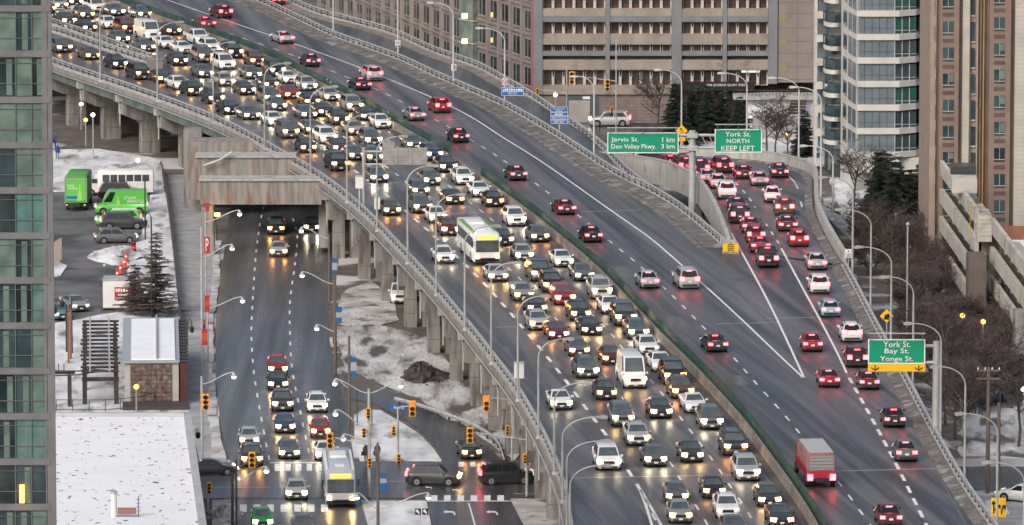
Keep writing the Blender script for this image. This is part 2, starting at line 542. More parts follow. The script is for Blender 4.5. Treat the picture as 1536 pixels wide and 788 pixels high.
# right-hand bank
bank = sheet('brush_bank', [(1226, 280), (1420, 300), (1600, 520), (1600, 690), (1440, 690), (1380, 600), (1310, 470)], .03, BRUSHG)
snowfield([(1244, 268), (1285, 262), (1310, 300), (1330, 350), (1310, 400), (1270, 350)], .12, SNOW, 'snow beside the path behind the ramp wall')
snowfield([(1440, 560), (1560, 560), (1560, 686), (1440, 686)], .12, SNOWU, 'thin snow under the roadside trees', amp=.8)
park_path = sheet('park_path', [(1236, 300), (1262, 320), (1310, 372), (1296, 380), (1250, 336), (1232, 318)], .17, SIDEW)
right_street = sheet('right_street', [(1425, 699), (1640, 699), (1640, 735), (1425, 735)], .04, ASPH2)
right_walk = sheet('right_walk', [(1425, 688), (1640, 688), (1640, 698), (1425, 698)], .14, SIDEW, thick=.14)
lot_r = sheet('corner_lot', [(1460, 748), (1640, 742), (1640, 815), (1460, 815)], .05, SIDEW)
snowfield([(1475, 752), (1506, 748), (1514, 770), (1478, 776)], .12, SNOW, 'snow patch below the yellow lane arrow sign')

# ================================================================ ELEVATED ROAD
L_TOP = [(-70, 28), (75, 84), (154, 111), (239, 140), (323, 172), (380, 200), (430, 228), (464, 247), (505, 275), (547, 310), (598, 362), (655, 424),
         (702, 480), (733, 519), (772, 570), (796, 609), (819, 652), (839, 699), (850, 738), (858, 788), (864, 840)]
LEFT = smooth_path([P(x, y, DZ + 1.0) - Vector((0, 0, 1.0)) for x, y in L_TOP], 3.0)
M_TOP = [(60, -48), (187, -3), (271, 25), (360, 57), (416, 80), (469, 107), (525, 134), (591, 171), (657, 209), (712, 244), (788, 298), (820, 322), (900, 388),
         (988, 478), (1056, 545), (1119, 613), (1173, 683), (1212, 738), (1242, 788), (1272, 842)]
MED = smooth_path([P(x, y, DZ + 1.5) - Vector((0, 0, 1.5)) for x, y in M_TOP], 3.0)
N_TOP = [(330, -30), (416, 8), (490, 43), (545, 63), (598, 82), (650, 106), (706, 130), (756, 152), (825, 191), (891, 234), (931, 258), (972, 277), (1022, 308), (1081, 357)]
NEAR = smooth_path([P(x, y, DZ + .95) - Vector((0, 0, .95)) for x, y in N_TOP], 3.0)
R_TOP = [(1264, 386), (1288, 430), (1313, 478), (1360, 562), (1395, 628), (1442, 710), (1489, 777), (1530, 838)]
RIGHT = smooth_path([P(x, y, DZ + .95) - Vector((0, 0, .95)) for x, y in R_TOP], 3.0)

deck_outline = [p for p in LEFT] + [p for p in reversed(RIGHT)] + [P(1093, 374, DZ)] + [p for p in reversed(offset(NEAR, 0))]
highway_deck = MB().prism([(p.x, p.y) for p in deck_outline], DZ - .28, DZ, 0).build('highway_deck', ASPH)
highway_deck['kind'] = 'structure'
# ramps
def rz_york(py): return DZ if py > 300 else DZ - (300 - py) / 60 * 2.6
YL = [(1093, 374), (1079, 337), (1064, 306), (1044, 280), (1014, 264), (985, 255), (930, 247), (880, 243)]
YR = [(1267, 398), (1240, 352), (1226, 318), (1224, 290), (1222, 270), (1205, 257), (1150, 245), (1090, 240), (1000, 236), (930, 234), (880, 232)]
def zpath(px, f, step=2.0): return smooth_path([P(x, y, f(y)) for x, y in px], step)
yl, yr = zpath(YL, rz_york), zpath(YR, rz_york)
yo = [p for p in yl] + [p for p in reversed(yr)]
mb = MB(); mb.poly(yo)
mb.add([v - Vector((0, 0, .5)) for v in yo], [tuple(reversed(f)) for f in mb.f[:]])
mb.add(yo + [v - Vector((0, 0, .5)) for v in yo], [(i, i + 1, len(yo) + i + 1, len(yo) + i) for i in range(len(yo) - 1)])
york_ramp = mb.build('exit_ramp', ASPH); york_ramp['kind'] = 'structure'
ON = [(330, -30, 8), (490, 46, 8), (598, 87, 8), (706, 134, 8), (825, 199, 7.5), (931, 270, 6.4), (1022, 322, 5.2)]
OF = [(400, -18, 8), (535, 32, 8), (650, 73, 8), (759, 119, 8), (825, 161, 7.6), (895, 210, 7.0), (946, 262, 6.1), (1024, 312, 5.2)]
onr = smooth_path([P(x, y, z - .03) for x, y, z in ON], 3.0)
off = smooth_path([P(x, y, z - .03) for x, y, z in OF], 3.0)
mb = MB(); yo = onr + list(reversed(off)); mb.poly(yo)
on_ramp = mb.build('entry_ramp', ASPH2); on_ramp['kind'] = 'structure'
F_TOP = [(395, -25), (469, 9), (535, 27), (591, 43), (650, 69), (716, 92), (759, 115), (802, 140), (825, 156), (865, 183), (895, 206), (911, 220), (946, 255), (987, 284)]
def fz(x): return 8.0 if x < 760 else 8.0 - (x - 760) / 230 * 2.3
FAR = smooth_path([P(x, y, fz(x) + .95) - Vector((0, 0, .95)) for x, y in F_TOP], 3.0)

# fascia, girder and drain pipe under the left edge
mb = sweep(MB(), LEFT, [(-.35, -.5), (-.35, .02), (-.08, .02), (-.08, -.5)])
o = mb.build('fascia', CONC, highway_deck)
o = sweep(MB(), offset(LEFT, .55), [(0, -1.75), (0, -.29), (.12, -.29), (.12, -1.75)]).build('edge_girder', GIRD, highway_deck)
o = sweep(MB(), offset(LEFT, .4), [(0, -1.85), (0, -1.76), (.42, -1.76), (.42, -1.85)]).build('girder_flange', GIRD, highway_deck)
for k in (4.0, 8.0, 12.0, 16.5):
    sweep(MB(), offset(LEFT, k), [(0, -1.75), (0, -.29), (.3, -.29), (.3, -1.75)]).build('girder', GIRD, highway_deck)
mb = MB(); mb.tube([p + Vector((0, 0, -.62)) for p in offset(LEFT, -.45)][::2], .07, 5)
mb.build('drain_pipe', STEEL, highway_deck)

# ---- kerbs and railings
def railing(name, path, label, side=1, post=2.2, curb_h=.32, curb_w=.42, cm=None, toph=.98, group='steel railings along the elevated road'):
    base = path[len(path) // 2]
    t = thing(name, label, 'railing', base, group=group)
    sweep(MB(), path, [(-curb_w / 2, 0.0), (-curb_w / 2, curb_h), (curb_w / 2, curb_h), (curb_w / 2, 0.0)]).build('concrete_curb', cm or CONCW, t)
    sweep(MB(), path, [(-.11, toph - .13), (-.11, toph), (.11, toph), (.11, toph - .13)]).build('top_rail', STEEL, t)
    sweep(MB(), path, [(-.05, .58), (-.05, .68), (.05, .68), (.05, .58)]).build('lower_rail', STEEL, t)
    mb = MB(); L = path_len(path); d = .5
    while d < L[-1]:
        p, tg = along(path, d, L)
        a = atan2(tg.y, tg.x)
        mb.box(p + Vector((0, 0, (curb_h + toph - .14) / 2)), (.28, .16, toph - .14 - curb_h), a, taper=.7)
        d += post
    o = mb.build('post', STEELD, t); o['kind'] = 'stuff'
    return t
railing('bridge_railing', LEFT, 'steel railing on the near left edge of the crowded carriageway')
railing('bridge_railing', offset(NEAR, .25), 'steel railing between the emptier carriageway and the entry ramp')
railing('bridge_railing', FAR, 'steel railing on the building side of the entry ramp')
railing('bridge_railing', RIGHT, 'steel railing down the right edge beside the brush bank')
# pale rubble-strewn shoulder kerb of the right carriageway
o = sweep(MB(), NEAR, [(.0, 0.004), (.0, .26), (-1.7, .2), (-1.7, .004)]).build('shoulder_kerb', GRIT, highway_deck)
o = sweep(MB(), offset(NEAR, -1.75), [(.0, 0.004), (.0, .12), (-.6, .05), (-.6, .004)]).build('shoulder_grit', GRIT, highway_deck); o['kind'] = 'stuff'
o = sweep(MB(), offset(RIGHT, -.3), [(.0, 0.004), (.0, .3), (-.9, .06), (-.9, .004)]).build('shoulder_grit', GRIT, highway_deck); o['kind'] = 'stuff'
sweep(MB(), offset(FAR, -.3), [(.0, -.1), (.0, .15), (-1.3, .12), (-1.3, -.1)]).build('ramp_kerb', CONCT, on_ramp)
# outside of the near-side railing: slab edge seen above the ramp
sweep(MB(), RIGHT, [(.25, -1.4), (.25, .02), (.5, .02), (.5, -1.4)]).build('fascia', CONC, highway_deck)
sweep(MB(), FAR, [(.25, -1.6), (.25, .02), (.5, .02), (.5, -1.6)]).build('fascia', CONC, on_ramp)

# ---- median wall: tan concrete with green screen plates
base = MED[len(MED) // 2]
med = thing('median_barrier', 'tan concrete median wall topped by a green glare screen', 'barrier', base)
sweep(MB(), offset(MED, -.42), [(-.22, .004), (-.14, .3), (-.1, .85), (.12, .85), (.16, .3), (.24, .004)]).build('concrete_wall', CONCT, med)
sweep(MB(), offset(MED, -.95), [(-.35, .004), (-.35, .05), (.4, .09), (.4, .004)]).build('gutter_grit', mat('grit_dark', (.05, .045, .042), (.09, .08, .075), rough=.95, scale=2), med)
L = path_len(MED)
d = 1.0
while d < L[-1] - 9:
    a, ta = along(MED, d, L); 
    pts = [along(MED, d + k * 1.49, L)[0] for k in range(7)]
    if 0 <= d:
        px, py = row(a + Vector((0, 0, 1.2)))
        gap = abs(px - 681) < 12 or abs(px - 703) < 10
        if -60 < px and py < 850 and not gap:
            sweep(MB(), offset(pts, .02), [(-.09, .5), (-.05, 1.5), (.05, 1.5), (.3, .02), (.2, .02)]).build('screen_plate', GREEN_S, med)
    d += 9.05

# ---- painted lines
dash_me = MB().poly([(-.08, -1.2, 0), (.08, -1.2, 0), (.08, 1.2, 0), (-.08, 1.2, 0)]).mesh('lane_dash', PAINT)
dash_me2 = MB().poly([(-.14, -1.5, 0), (.14, -1.5, 0), (.14, 1.5, 0), (-.14, 1.5, 0)]).mesh('lane_dash_wide', PAINT)
def dashes(px, z, parent, period=6.4, me=None, start=0.0):
    pts = smooth_path([P(x, y, z + .012) for x, y in px], 3.0)
    L = path_len(pts); d = start
    while d < L[-1]:
        p, t = along(pts, d, L)
        link('lane_dash', me or dash_me, parent, p, (0, 0, atan2(t.y, t.x) - pi / 2))
        d += period
def line(px, z, w, parent, m=None, name='edge_line', zf=None, lift=.012):
    pts = smooth_path([P(x, y, (zf(y) if zf else z)) + Vector((0, 0, lift)) for x, y in px], 3.0)
    a, b = offset(pts, -w / 2), offset(pts, w / 2)
    mb = MB()
    for i in range(len(pts) - 1): mb.add([a[i], b[i], b[i + 1], a[i + 1]], [(0, 1, 2, 3)])
    return mb.build(name, m or PAINT, parent)
D1 = [(440, 192), (490, 225), (537, 260), (580, 293), (611, 319), (652, 355), (705, 404), (745, 446), (792, 501), (822, 537), (860, 586), (888, 625), (908, 651), (943, 707), (962, 738), (992, 795)]
D2 = [(360, 118), (430, 152), (500, 195), (560, 236), (620, 281), (687, 336), (770, 409), (800, 441), (849, 495), (905, 560), (960, 633), (1004, 692), (1018, 715), (1045, 760), (1066, 795)]
D3 = [(300, 62), (390, 98), (470, 143), (560, 196), (642, 255), (709, 307), (745, 336), (830, 415), (911, 495), (927, 514), (990, 587), (1021, 627), (1070, 692), (1099, 735), (1114, 756), (1138, 796)]
dashes(D1, DZ, highway_deck, 6.4, dash_me2); dashes(D2, DZ, highway_deck); dashes(D3, DZ, highway_deck)
D4 = [(300, 36), (428, 79), (484, 101), (561, 133), (585, 144), (652, 179), (713, 214), (760, 244), (826, 292), (881, 334), (917, 364), (954, 394), (1008, 443), (1060, 496), (1099, 535), (1134, 575), (1188, 636), (1259, 725), (1295, 773), (1312, 796)]
dashes(D4, DZ, highway_deck, 6.2)
line([(250, 0), (360, 38), (442, 66), (558, 109), (683, 163), (760, 210), (820, 248), (915, 315), (972, 355), (1010, 387), (1064, 435), (1113, 480), (1160, 525), (1207, 569)], DZ, .2, highway_deck)
line([(1092, 341), (1116, 385), (1150, 448), (1180, 510), (1207, 569)], DZ, .2, highway_deck)
line([(1054, 284), (1066, 298), (1081, 318), (1098, 350)], DZ, .22, york_ramp, PAINTY, zf=rz_york, lift=.05)
line([(1172, 373), (1200, 425), (1230, 480), (1256, 530), (1270, 560)], DZ, .2, highway_deck)
dashes([(1276, 571), (1310, 632), (1345, 698), (1370, 748), (1392, 792)], DZ, highway_deck, 5.3, dash_me2)
dashes([(1105, 276), (1122, 295), (1138, 320), (1155, 345), (1170, 368)], DZ, york_ramp, 6.2)
dashes([(1150, 268), (1172, 286), (1192, 306)], 7.4, york_ramp, 6.2)
line([(1183, 265), (1195, 280), (1203, 312)], 7.0, .16, york_ramp, zf=lambda y: rz_york(y), lift=.06)
line([(960, 735), (970, 762), (979, 792)], DZ, .22, highway_deck)
line([(961, 735), (978, 764), (994, 792)], DZ, .22, highway_deck)
line([(1290, 500), (1330, 566), (1380, 660), (1420, 735), (1450, 790)], DZ, .1, highway_deck, mat('road_paint_worn', (.22, .22, .22), (.1, .1, .1), rough=.7, scale=3))
JOINT = mat('joint_pale', (.36, .33, .3), (.22, .2, .19), rough=.35, scale=1.5)
for x0, y0, x1, y1 in [(861, 717, 1140, 712), (742, 491, 960, 486), (1075, 486, 1172, 484), (622, 323, 800, 316), (870, 318, 960, 315), (378, 196, 520, 192), (640, 182, 700, 178),
                       (1210, 708, 1410, 703), (1150, 478, 1226, 476), (470, 230, 470, 230), (1085, 319, 1190, 317)]:
    if x0 != x1: line([(x0, y0), (x1, y1)], DZ, .32, highway_deck, JOINT, 'expansion_joint', lift=.006)
# tar and patch marks
PATCH = mat('asphalt_patch', (.045, .046, .05), (.07, .07, .072), rough=.45, scale=.8)
for x0, y0, x1, y1, w in [(1100, 420, 1190, 418, 1.2), (930, 300, 990, 296, .9), (760, 230, 860, 226, .6), (880, 560, 960, 650, .3), (770, 520, 830, 620, 1.1), (900, 690, 960, 780, .8), (1300, 700, 1380, 790, .8), (680, 420, 760, 520, .8)]:
    line([(x0, y0), ((x0 + x1) / 2, (y0 + y1) / 2 - 1), (x1, y1)], DZ, w, highway_deck, PATCH, 'tar_patch', lift=.004)

rs = random.Random(17)
for path, fr in ((MED, [(-3.9, 0), (-7.4, 0), (-10.9, 0), (-14.2, 0), (4.0, 0), (7.6, 0), (10.8, 0)]),):
    for off_, _ in fr:
        pth = offset(MED, off_ + .35)
        Lm = path_len(pth); d = rs.uniform(10, 40)
        while d < Lm[-1] - 40:
            n = rs.randint(6, 16)
            seg = [along(pth, d + k * 2.5, Lm)[0] + Vector((rs.uniform(-.05, .05), 0, .005)) for k in range(n)]
            q = nearest(LEFT, seg[0])[0]
            if q > 1.5 and nearest(NEAR, seg[0])[0] > 3:
                aa, bb = offset(seg, -.05), offset(seg, .05)
                mb = MB()
                for i in range(n - 1): mb.add([aa[i], bb[i], bb[i + 1], aa[i + 1]], [(0, 1, 2, 3)])
                mb.build('tar_seam', PATCH, highway_deck)
            d += n * 2.5 + rs.uniform(6, 50)
# salt-pale wheel-worn patches
SALT = mat('asphalt_salted', (.15, .148, .146), (.095, .094, .094), rough=.75, scale=.6, stretch=(1.5, .06, 1))
for k in range(16):
    off_ = rs.choice([-2.2, -5.6, -9.0, -12.4, 2.4, 6.0, 9.2]); d = rs.uniform(60, path_len(MED)[-1] - 70)
    pth = offset(MED, off_); Lm = path_len(pth); n = rs.randint(3, 6)
    seg = [along(pth, d + i * 2.5, Lm)[0] + Vector((0, 0, .003)) for i in range(n)]
    if nearest(LEFT, seg[0])[0] < 2.5 or nearest(NEAR, seg[0])[0] < 3: continue
    aa, bb = offset(seg, -1.3), offset(seg, 1.2)
    mb = MB()
    for i in range(n - 1): mb.add([aa[i], bb[i], bb[i + 1], aa[i + 1]], [(0, 1, 2, 3)])
    mb.build('repair_patch', SALT if k % 2 else PATCH, highway_deck)

# lower road paint
dashes([(398, 300), (391, 330), (384, 380), (379, 452), (377, 500), (380, 552), (388, 605), (398, 660), (404, 690)], .02, lower_road, 6.7)
dashes([(440, 330), (446, 355), (442, 400), (435, 452), (435, 500), (438, 552), (448, 605), (460, 663), (466, 690)], .02, lower_road, 6.7)
def zebra(x0, x1, yt, yb, n, z, parent):
    w = (x1 - x0) / n
    for i in range(0, n, 2):
        a = [P(x0 + w * i, yt, z), P(x0 + w * (i + 1), yt, z), P(x0 + w * (i + 1), yb, z), P(x0 + w * i, yb, z)]
        MB().poly(a).build('crossing_bar', PAINT, parent)
zebra(412, 484, 696, 706.5, 9, .062, cross_street)
zebra(360, 492, 757, 768, 13, .036, lower_road)
zebra(646, 756, 743, 751.5, 11, .085, side_street)
zebra(688, 765, 693, 700.5, 9, .085, cross_street)
line([(405, 694.5), (482, 694.5)], .062, .4, cross_street, name='stop_line')
line([(640, 752), (768, 752)], .082, .35, side_street, name='stop_line')
line([(703, 755), (716, 800)], .082, .14, side_street)
for x0, x1, y in [(315, 405, 731), (520, 630, 722), (770, 850, 741)]: line([(x0, y), (x1, y + .5)], .055, .12, cross_street, name='lane_line')
# turn arrows painted on the side street
def turn_arrow(cx, cy, parent, k=1.0):
    pts = [(-22, 0), (-12, -3.2), (-12, -1.3), (6, -1.3), (13, 1.5), (15, 6), (10.5, 6), (8.5, 2.6), (4, 1.3), (-12, 1.3), (-12, 3.2)]
    MB().poly([P(cx + x * k * .5 + 4, cy + y * .85 * k, .09) for x, y in pts]).build('turn_arrow', PAINT, parent)
turn_arrow(672, 768, side_street); turn_arrow(736, 768, side_street)
for cx, cy in [(640, 731), (680, 735)]: turn_arrow(cx, cy, cross_street, .55)

# ================================================================ PIERS UNDER THE LEFT CARRIAGEWAY
Ll = path_len(LEFT)
def left_at(px):
    lo, hi = 0.0, Ll[-1]
    for _ in range(40):
        m = (lo + hi) / 2
        if row(along(LEFT, m, Ll)[0])[0] < px: lo = m
        else: hi = m
    return along(LEFT, lo, Ll)
npier = 0
for px, big in [(66, 1), (118, 1), (176, 1), (234, 1), (486, 0), (524, 0), (558, 0), (592, 0), (626, 0), (660, 0), (690, 0), (717, 0), (742, 0), (765, 0), (785, 0), (803, 0), (820, 0), (834, 0)]:
    p, t = left_at(px)
    a = atan2(t.y, t.x)
    npier += 1
    lab = f'concrete viaduct pier with cap beam, {ordinal(npier)} from the left along the near edge'
    r = Vector((-t.y, t.x, 0)) * (1 if -t.y > 0 else -1)       # inwards, to the right
    base = Vector((p.x, p.y, 0))
    pt = thing('bridge_pier', lab, 'pier', base, group='viaduct piers along the near edge')
    zt = DZ - 1.88
    ch = 2.0 if not big else 2.1
    s0 = .35
    # cap beam: deeper towards the column
    dep = 1.1 if not big else 1.6
    n = Vector((r.y, -r.x, 0))
    prof = [(s0, zt), (17, zt), (17, zt - ch), (s0 + (.2 if not big else 1.8), zt - ch), (s0, zt - ch * (.95 if not big else .62))]
    rings = [[base + r * u + n * (k * dep / 2) + Vector((0, 0, z)) for u, z in prof] for k in (-1, 1)]
    MB().loft(rings).build('cap_beam', CONC, pt)
    for u, w, q in ([(4.0, 2.2, 1.3), (13, 2.2, 1.3)] if big else [(1.55, 1.15, 1.1), (3.3, 1.1, 1.1), (9, 1.15, 1.1), (14, 1.15, 1.1)]):
        c = base + r * u
        mb = MB().box((c.x, c.y, (zt - ch) / 2 + .02), (w, q, zt - ch + .04), atan2(r.y, r.x))
        o = mb.build('column', CONC, pt)
        if u < 5:
            for zz in (1.4, 2.8):
                MB().box((c.x, c.y, zz), (w + .012, q + .012, .05), atan2(r.y, r.x)).build('form_joint', mat('joint_dark', (.12, .11, .1), rough=.9), o).location = (0, 0, 0)
    # drain box on the girder above the cap
    c = base + r * .2 + Vector((0, 0, zt + .55))
    MB().box(c, (.8, .7, .8), atan2(r.y, r.x)).build('drain_box', CONCW, pt)
    mb = MB().tube([c + Vector((0, 0, -.4)), c + Vector((0, 0, -1.2)) + r * .1, base + r * .3 + Vector((0, 0, 3.4))], .09, 6)
    mb.build('downpipe', STEEL, pt)

# concrete portal over the lower road
t = thing('road_portal', 'stained concrete portal frame over the lower road', 'portal', Q(390, 385, 701))
for nm, x0, x1, y0, y1, Y, dp, m in [('beam', 300, 482, 271, 307, 701, 2.6, CONCR), ('pillar', 302, 321, 306.5, 386, 701.3, 2.0, CONCR), ('rear_wall', 294, 442, 236, 300, 715, 3.0, CONCR),
                                      ('upper_block', 282, 388, 213, 300, 733, 4, CONCR), ('wing_wall', 276, 302, 196, 345, 738, 3, CONC),
                                      ('pillar', 478, 492, 300, 372, 703, 2, CONC), ('coping', 298, 484, 268.5, 272, 700.8, 3.0, CONCW), ('coping', 292, 444, 234, 237, 714.8, 3.4, CONCW)]:
    prect(nm, x0, x1, y0, y1, Y, dp, m, t)
mb = MB().tube([Q(305, 249, 714.3), Q(330, 240, 714.3), Q(349, 228, 714.3)], .13, 6); mb.build('drain_pipe', STEEL, t)
mb = MB().tube([Q(320, 310, 700.5), Q(320, 350, 700.5)], .05, 5); mb.build('conduit', STEELD, t)
ubox('wall_lamp', Q(326, 322, 700.2), (.5, .25, .3), mat('wall_lamp_lit', (.9, .8, .3), emit=(1.0, .75, .12), estr=14.0), t)
for x in (340, 372, 404, 436): prect('form_joint', x, x + .6, 274, 306, 700.99, .1, MATS['joint_dark'], t)

# ================================================================ RAMP WALLS
def wall(name, pts, label, h, w, m, side=0, drop=.5):
    base = pts[len(pts) // 2]
    t = thing(name, label, 'wall', base)
    sweep(MB(), pts, [(-w / 2, -drop), (-w / 2 + .02, h), (w / 2 - .02, h), (w / 2, -drop)]).build('wall_face', m, t)
    sweep(MB(), pts, [(-w / 2 - .04, h + .002), (-w / 2 - .04, h + .1), (w / 2 + .04, h + .1), (w / 2 + .04, h + .002)]).build('coping', CONCW, t)
    return t
wall('ramp_wall', yl, 'pale concrete wall curving along the inside of the exit ramp', 1.15, .34, CONCW, drop=1.6)
wall('ramp_wall', yr, 'pale concrete wall round the outside of the exit ramp bend', 1.25, .36, CONCW, drop=.9)
o = sweep(MB(), offset(yr, .4), [(0, .01), (0, .25), (.8, .05), (.8, .01)]).build('snow_bank', GRIT); tag(o, 'dirty snow along the outer wall of the exit ramp', 'snow', kind='stuff')
# supports of the exit ramp
for px, py in [(1072, 338), (1046, 300)]:
    p = P(px, py, 5)
    ub = thing('ramp_column', f'square concrete column under the exit ramp near the {"gore" if px > 1060 else "sign post"}', 'column', (p.x, p.y, 0))
    ubox('shaft', (p.x, p.y, 3.6), (.9, .9, 7.2), CONC, ub)
    ubox('capital', (p.x, p.y, 7.25), (1.3, 1.3, .25), CONC, ub)
# yellow chevron crash cushion at the gore
p = P(1096, 381, DZ)
cc = thing('crash_cushion', 'yellow crash cushion with black chevrons at the ramp split', 'crash cushion', p)
ubox('nose', (p.x, p.y, DZ + .62), (1.55, .35, .8), SIGNY, cc)
for k in range(4):
    for s in (-1, 1):
        MB().bar((p.x + s * .32, p.y - .19, DZ + .28 + k * .2), (p.x, p.y - .19, DZ + .44 + k * .2), .03, .08).build('chevron', BLACK, cc)
for s in (-1, 1):
    MB().bar((p.x + s * .7, p.y + .2, DZ + .7), (p.x + s * .5 - .3, p.y + 5.5, DZ + .7), .08, .5).build('side_panel', STEEL, cc)
for k in range(4): ubox('diaphragm', (p.x - .1 * k, p.y + .9 + k * 1.2, DZ + .6), (1.2, .1, .7), STEEL, cc)
MB().box((p.x, p.y + .3, DZ + .12), (1.7, .9, .24)).build('base', CONC, cc)
# ================================================================ VEHICLES
# local frame: nose towards -Y, wheels on z = 0
def wheel_mesh(r, w):
    mb = MB().disc_y((0, 0, 0), r, w, 14, 0)
    mb.disc_y((0, 0, 0), r * .62, w + .02, 10, 1)
    mb.disc_y((0, 0, 0), r * .2, w + .035, 6, 0)
    return mb.mesh('wheel', [TYRE, RIM], 40)
def ring(y, w, zb, zt, cr=.03):
    h = [(0, zb), (w * .86, zb), (w * .97, zb + .1), (w, zb + .38 * (zt - zb)), (w * .985, zt - .2 * (zt - zb)), (w * .9, zt - .03), (w * .55, zt + cr * .7), (0, zt + cr)]
    return [(x, y, z) for x, z in h] + [(-x, y, z) for x, z in reversed(h[1:-1])]
CAR_H = {'tall suv': 1.82, 'crossover': 1.64}
def make_car(L, W, H, belt, hood, wsb, rf, rr, rb, deckz, top_w=.68, r=.33, bed=None, panel=False, blunt=0.0):
    """returns the list of parts (name, mesh, location, paint)"""
    h = L / 2; w = W / 2
    st = [(-h, w * .70, .32, .52 + blunt), (-h + .06, w * .86, .22, .62 + blunt), (-h + .25, w * .955, .18, hood - .14 + blunt * .5), (-h + .75, w, .17, hood - .04),
          (wsb, w, .17, belt - .02), (0, w, .17, belt), (rr, w, .17, belt + .01), (rb, w * .995, .18, deckz), (h - .16, w * .95, .22, deckz - .02), (h - .03, w * .87, .3, deckz - .1), (h, w * .72, .4, deckz - .22)]
    st = sorted(st, key=lambda s: s[0])
    mb = MB().loft([ring(*s) for s in st])
    bw, tw = w * .93, w * top_w
    zb, zt = belt - .05, H - .06
    lv = [(zb, wsb - .04, rb + .03, bw), (zt, rf, rr, tw), (H, rf + .18, rr - .14, tw * .82)]
    mb.loft([[(-ww, y0, z), (ww, y0, z), (ww, y1, z), (-ww, y1, z)] for z, y0, y1, ww in lv])
    parts = []
    def q(t, u, side):
        # point on the cabin: t up (0..1), u across (0..1)
        z = zb + (zt - zb) * t
        y0 = lv[0][1] + (lv[1][1] - lv[0][1]) * t; y1 = lv[0][2] + (lv[1][2] - lv[0][2]) * t; ww = bw + (tw - bw) * t
        e = .012
        if side == 'f': return Vector((-ww + 2 * ww * u, y0 - e, z + e))
        if side == 'b': return Vector((-ww + 2 * ww * u, y1 + e, z + e))
        if side == 'l': return Vector((-ww - e, y0 + (y1 - y0) * u, z))
        return Vector((ww + e, y0 + (y1 - y0) * u, z))
    def pane(t0, t1, ua, ub, uc, ud, side):
        return MB().add([q(t0, ua, side), q(t0, ub, side), q(t1, ud, side), q(t1, uc, side)], [(0, 1, 2, 3)])
    def add(name, mb, m, loc=(0, 0, 0), paint=False, smooth=None): parts.append((name, mb.mesh(name, m, smooth), loc, paint))
    if bed:
        y0, y1 = bed
        mb.box((0, (y0 + y1) / 2, deckz + .02), (w * 1.96, y1 - y0, .1))
    for s in (-1, 1):
        for y in (-h + .95, h - .98): mb.disc_y((s * (w - .1), y, r + .02), r * 1.2, .225, 14, 1)
    add('body', mb, [CARP, ARCH], paint='body', smooth=38)
    for nm, sd, a in (('windshield', 'f', .16), ('rear_window', 'b', .2)):
        m2 = MB(); m2.add([q(a, .05, sd), q(a, .95, sd), q(.94, .93, sd), q(.94, .07, sd)], [(0, 1, 2, 3)])
        if not (panel and sd == 'b'): add(nm, m2, CARG if sd == 'f' else CARS)
    cuts = ((.06, .47, .12, .46), (.5, .93, .5, .88)) if not panel else ((.02, .2, .06, .2),)
    for sd in ('l', 'r'):
        for ua, ub, uc, ud in cuts:
            m2 = MB(); m2.add([q(.16, ua, sd), q(.16, ub, sd), q(.92, ud, sd), q(.92, uc, sd)], [(0, 1, 2, 3)])
            add('side_window', m2, CARS)
    if bed:
        y0, y1 = bed
        add('bed_floor', MB().box((0, (y0 + y1) / 2, deckz + .062), (w * 1.7, y1 - y0 - .2, .03)), BLACKP)
    hz = hood - .22 + blunt * .35
    add('brake_light', MB().box((0, (lv[1][2] * .9 + lv[0][2] * .1) + .05, zt - .04), (.5, .1, .07)), TAILL, paint='tail')
    add('grille', MB().box((0, -h + .0, hz - .06), (W * .48, .1, .2)), BLACKP)
    add('bumper_intake', MB().box((0, -h + .03, .34), (W * .66, .12, .14)), BLACKP)
    add('licence_plate', MB().box((0, -h - .045, .42), (.3, .02, .14)), PLATE)
    add('licence_plate', MB().box((0, h - .0, deckz - .34), (.32, .04, .15)), PLATE)
    add('rear_bumper', MB().box((0, h - .06, .42), (W * .74, .16, .16)), BLACKP)
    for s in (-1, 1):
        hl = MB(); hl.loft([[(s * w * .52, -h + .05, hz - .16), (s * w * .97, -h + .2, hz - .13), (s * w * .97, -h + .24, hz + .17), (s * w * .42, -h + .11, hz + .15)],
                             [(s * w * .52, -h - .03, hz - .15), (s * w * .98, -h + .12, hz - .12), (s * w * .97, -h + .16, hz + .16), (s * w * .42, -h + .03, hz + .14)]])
        add('headlight', hl, HEADL, paint='head')  # housing drawn large so its glow reads as a halo
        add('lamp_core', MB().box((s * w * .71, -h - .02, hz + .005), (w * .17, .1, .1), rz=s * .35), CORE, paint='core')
        tz = deckz - .2 if H < 1.6 else deckz - .1
        hh = .12 if H < 1.6 else .2
        tl = MB().box((s * w * .74, h - .07, tz), (w * .44, .2, hh * 1.9))
        add('taillight', tl, TAILL, paint='tail')
        add('mirror', MB().box((s * (w + .1), wsb + .28, belt + .06), (.2, .12, .15)), CARP, paint='body')
        for y in (-h + .95, h - .98):
            parts.append(('wheel', WH[r], (s * (w - .1), y, r), False))
    return parts
WH = {r: wheel_mesh(r, .23) for r in (.33, .37, .4)}
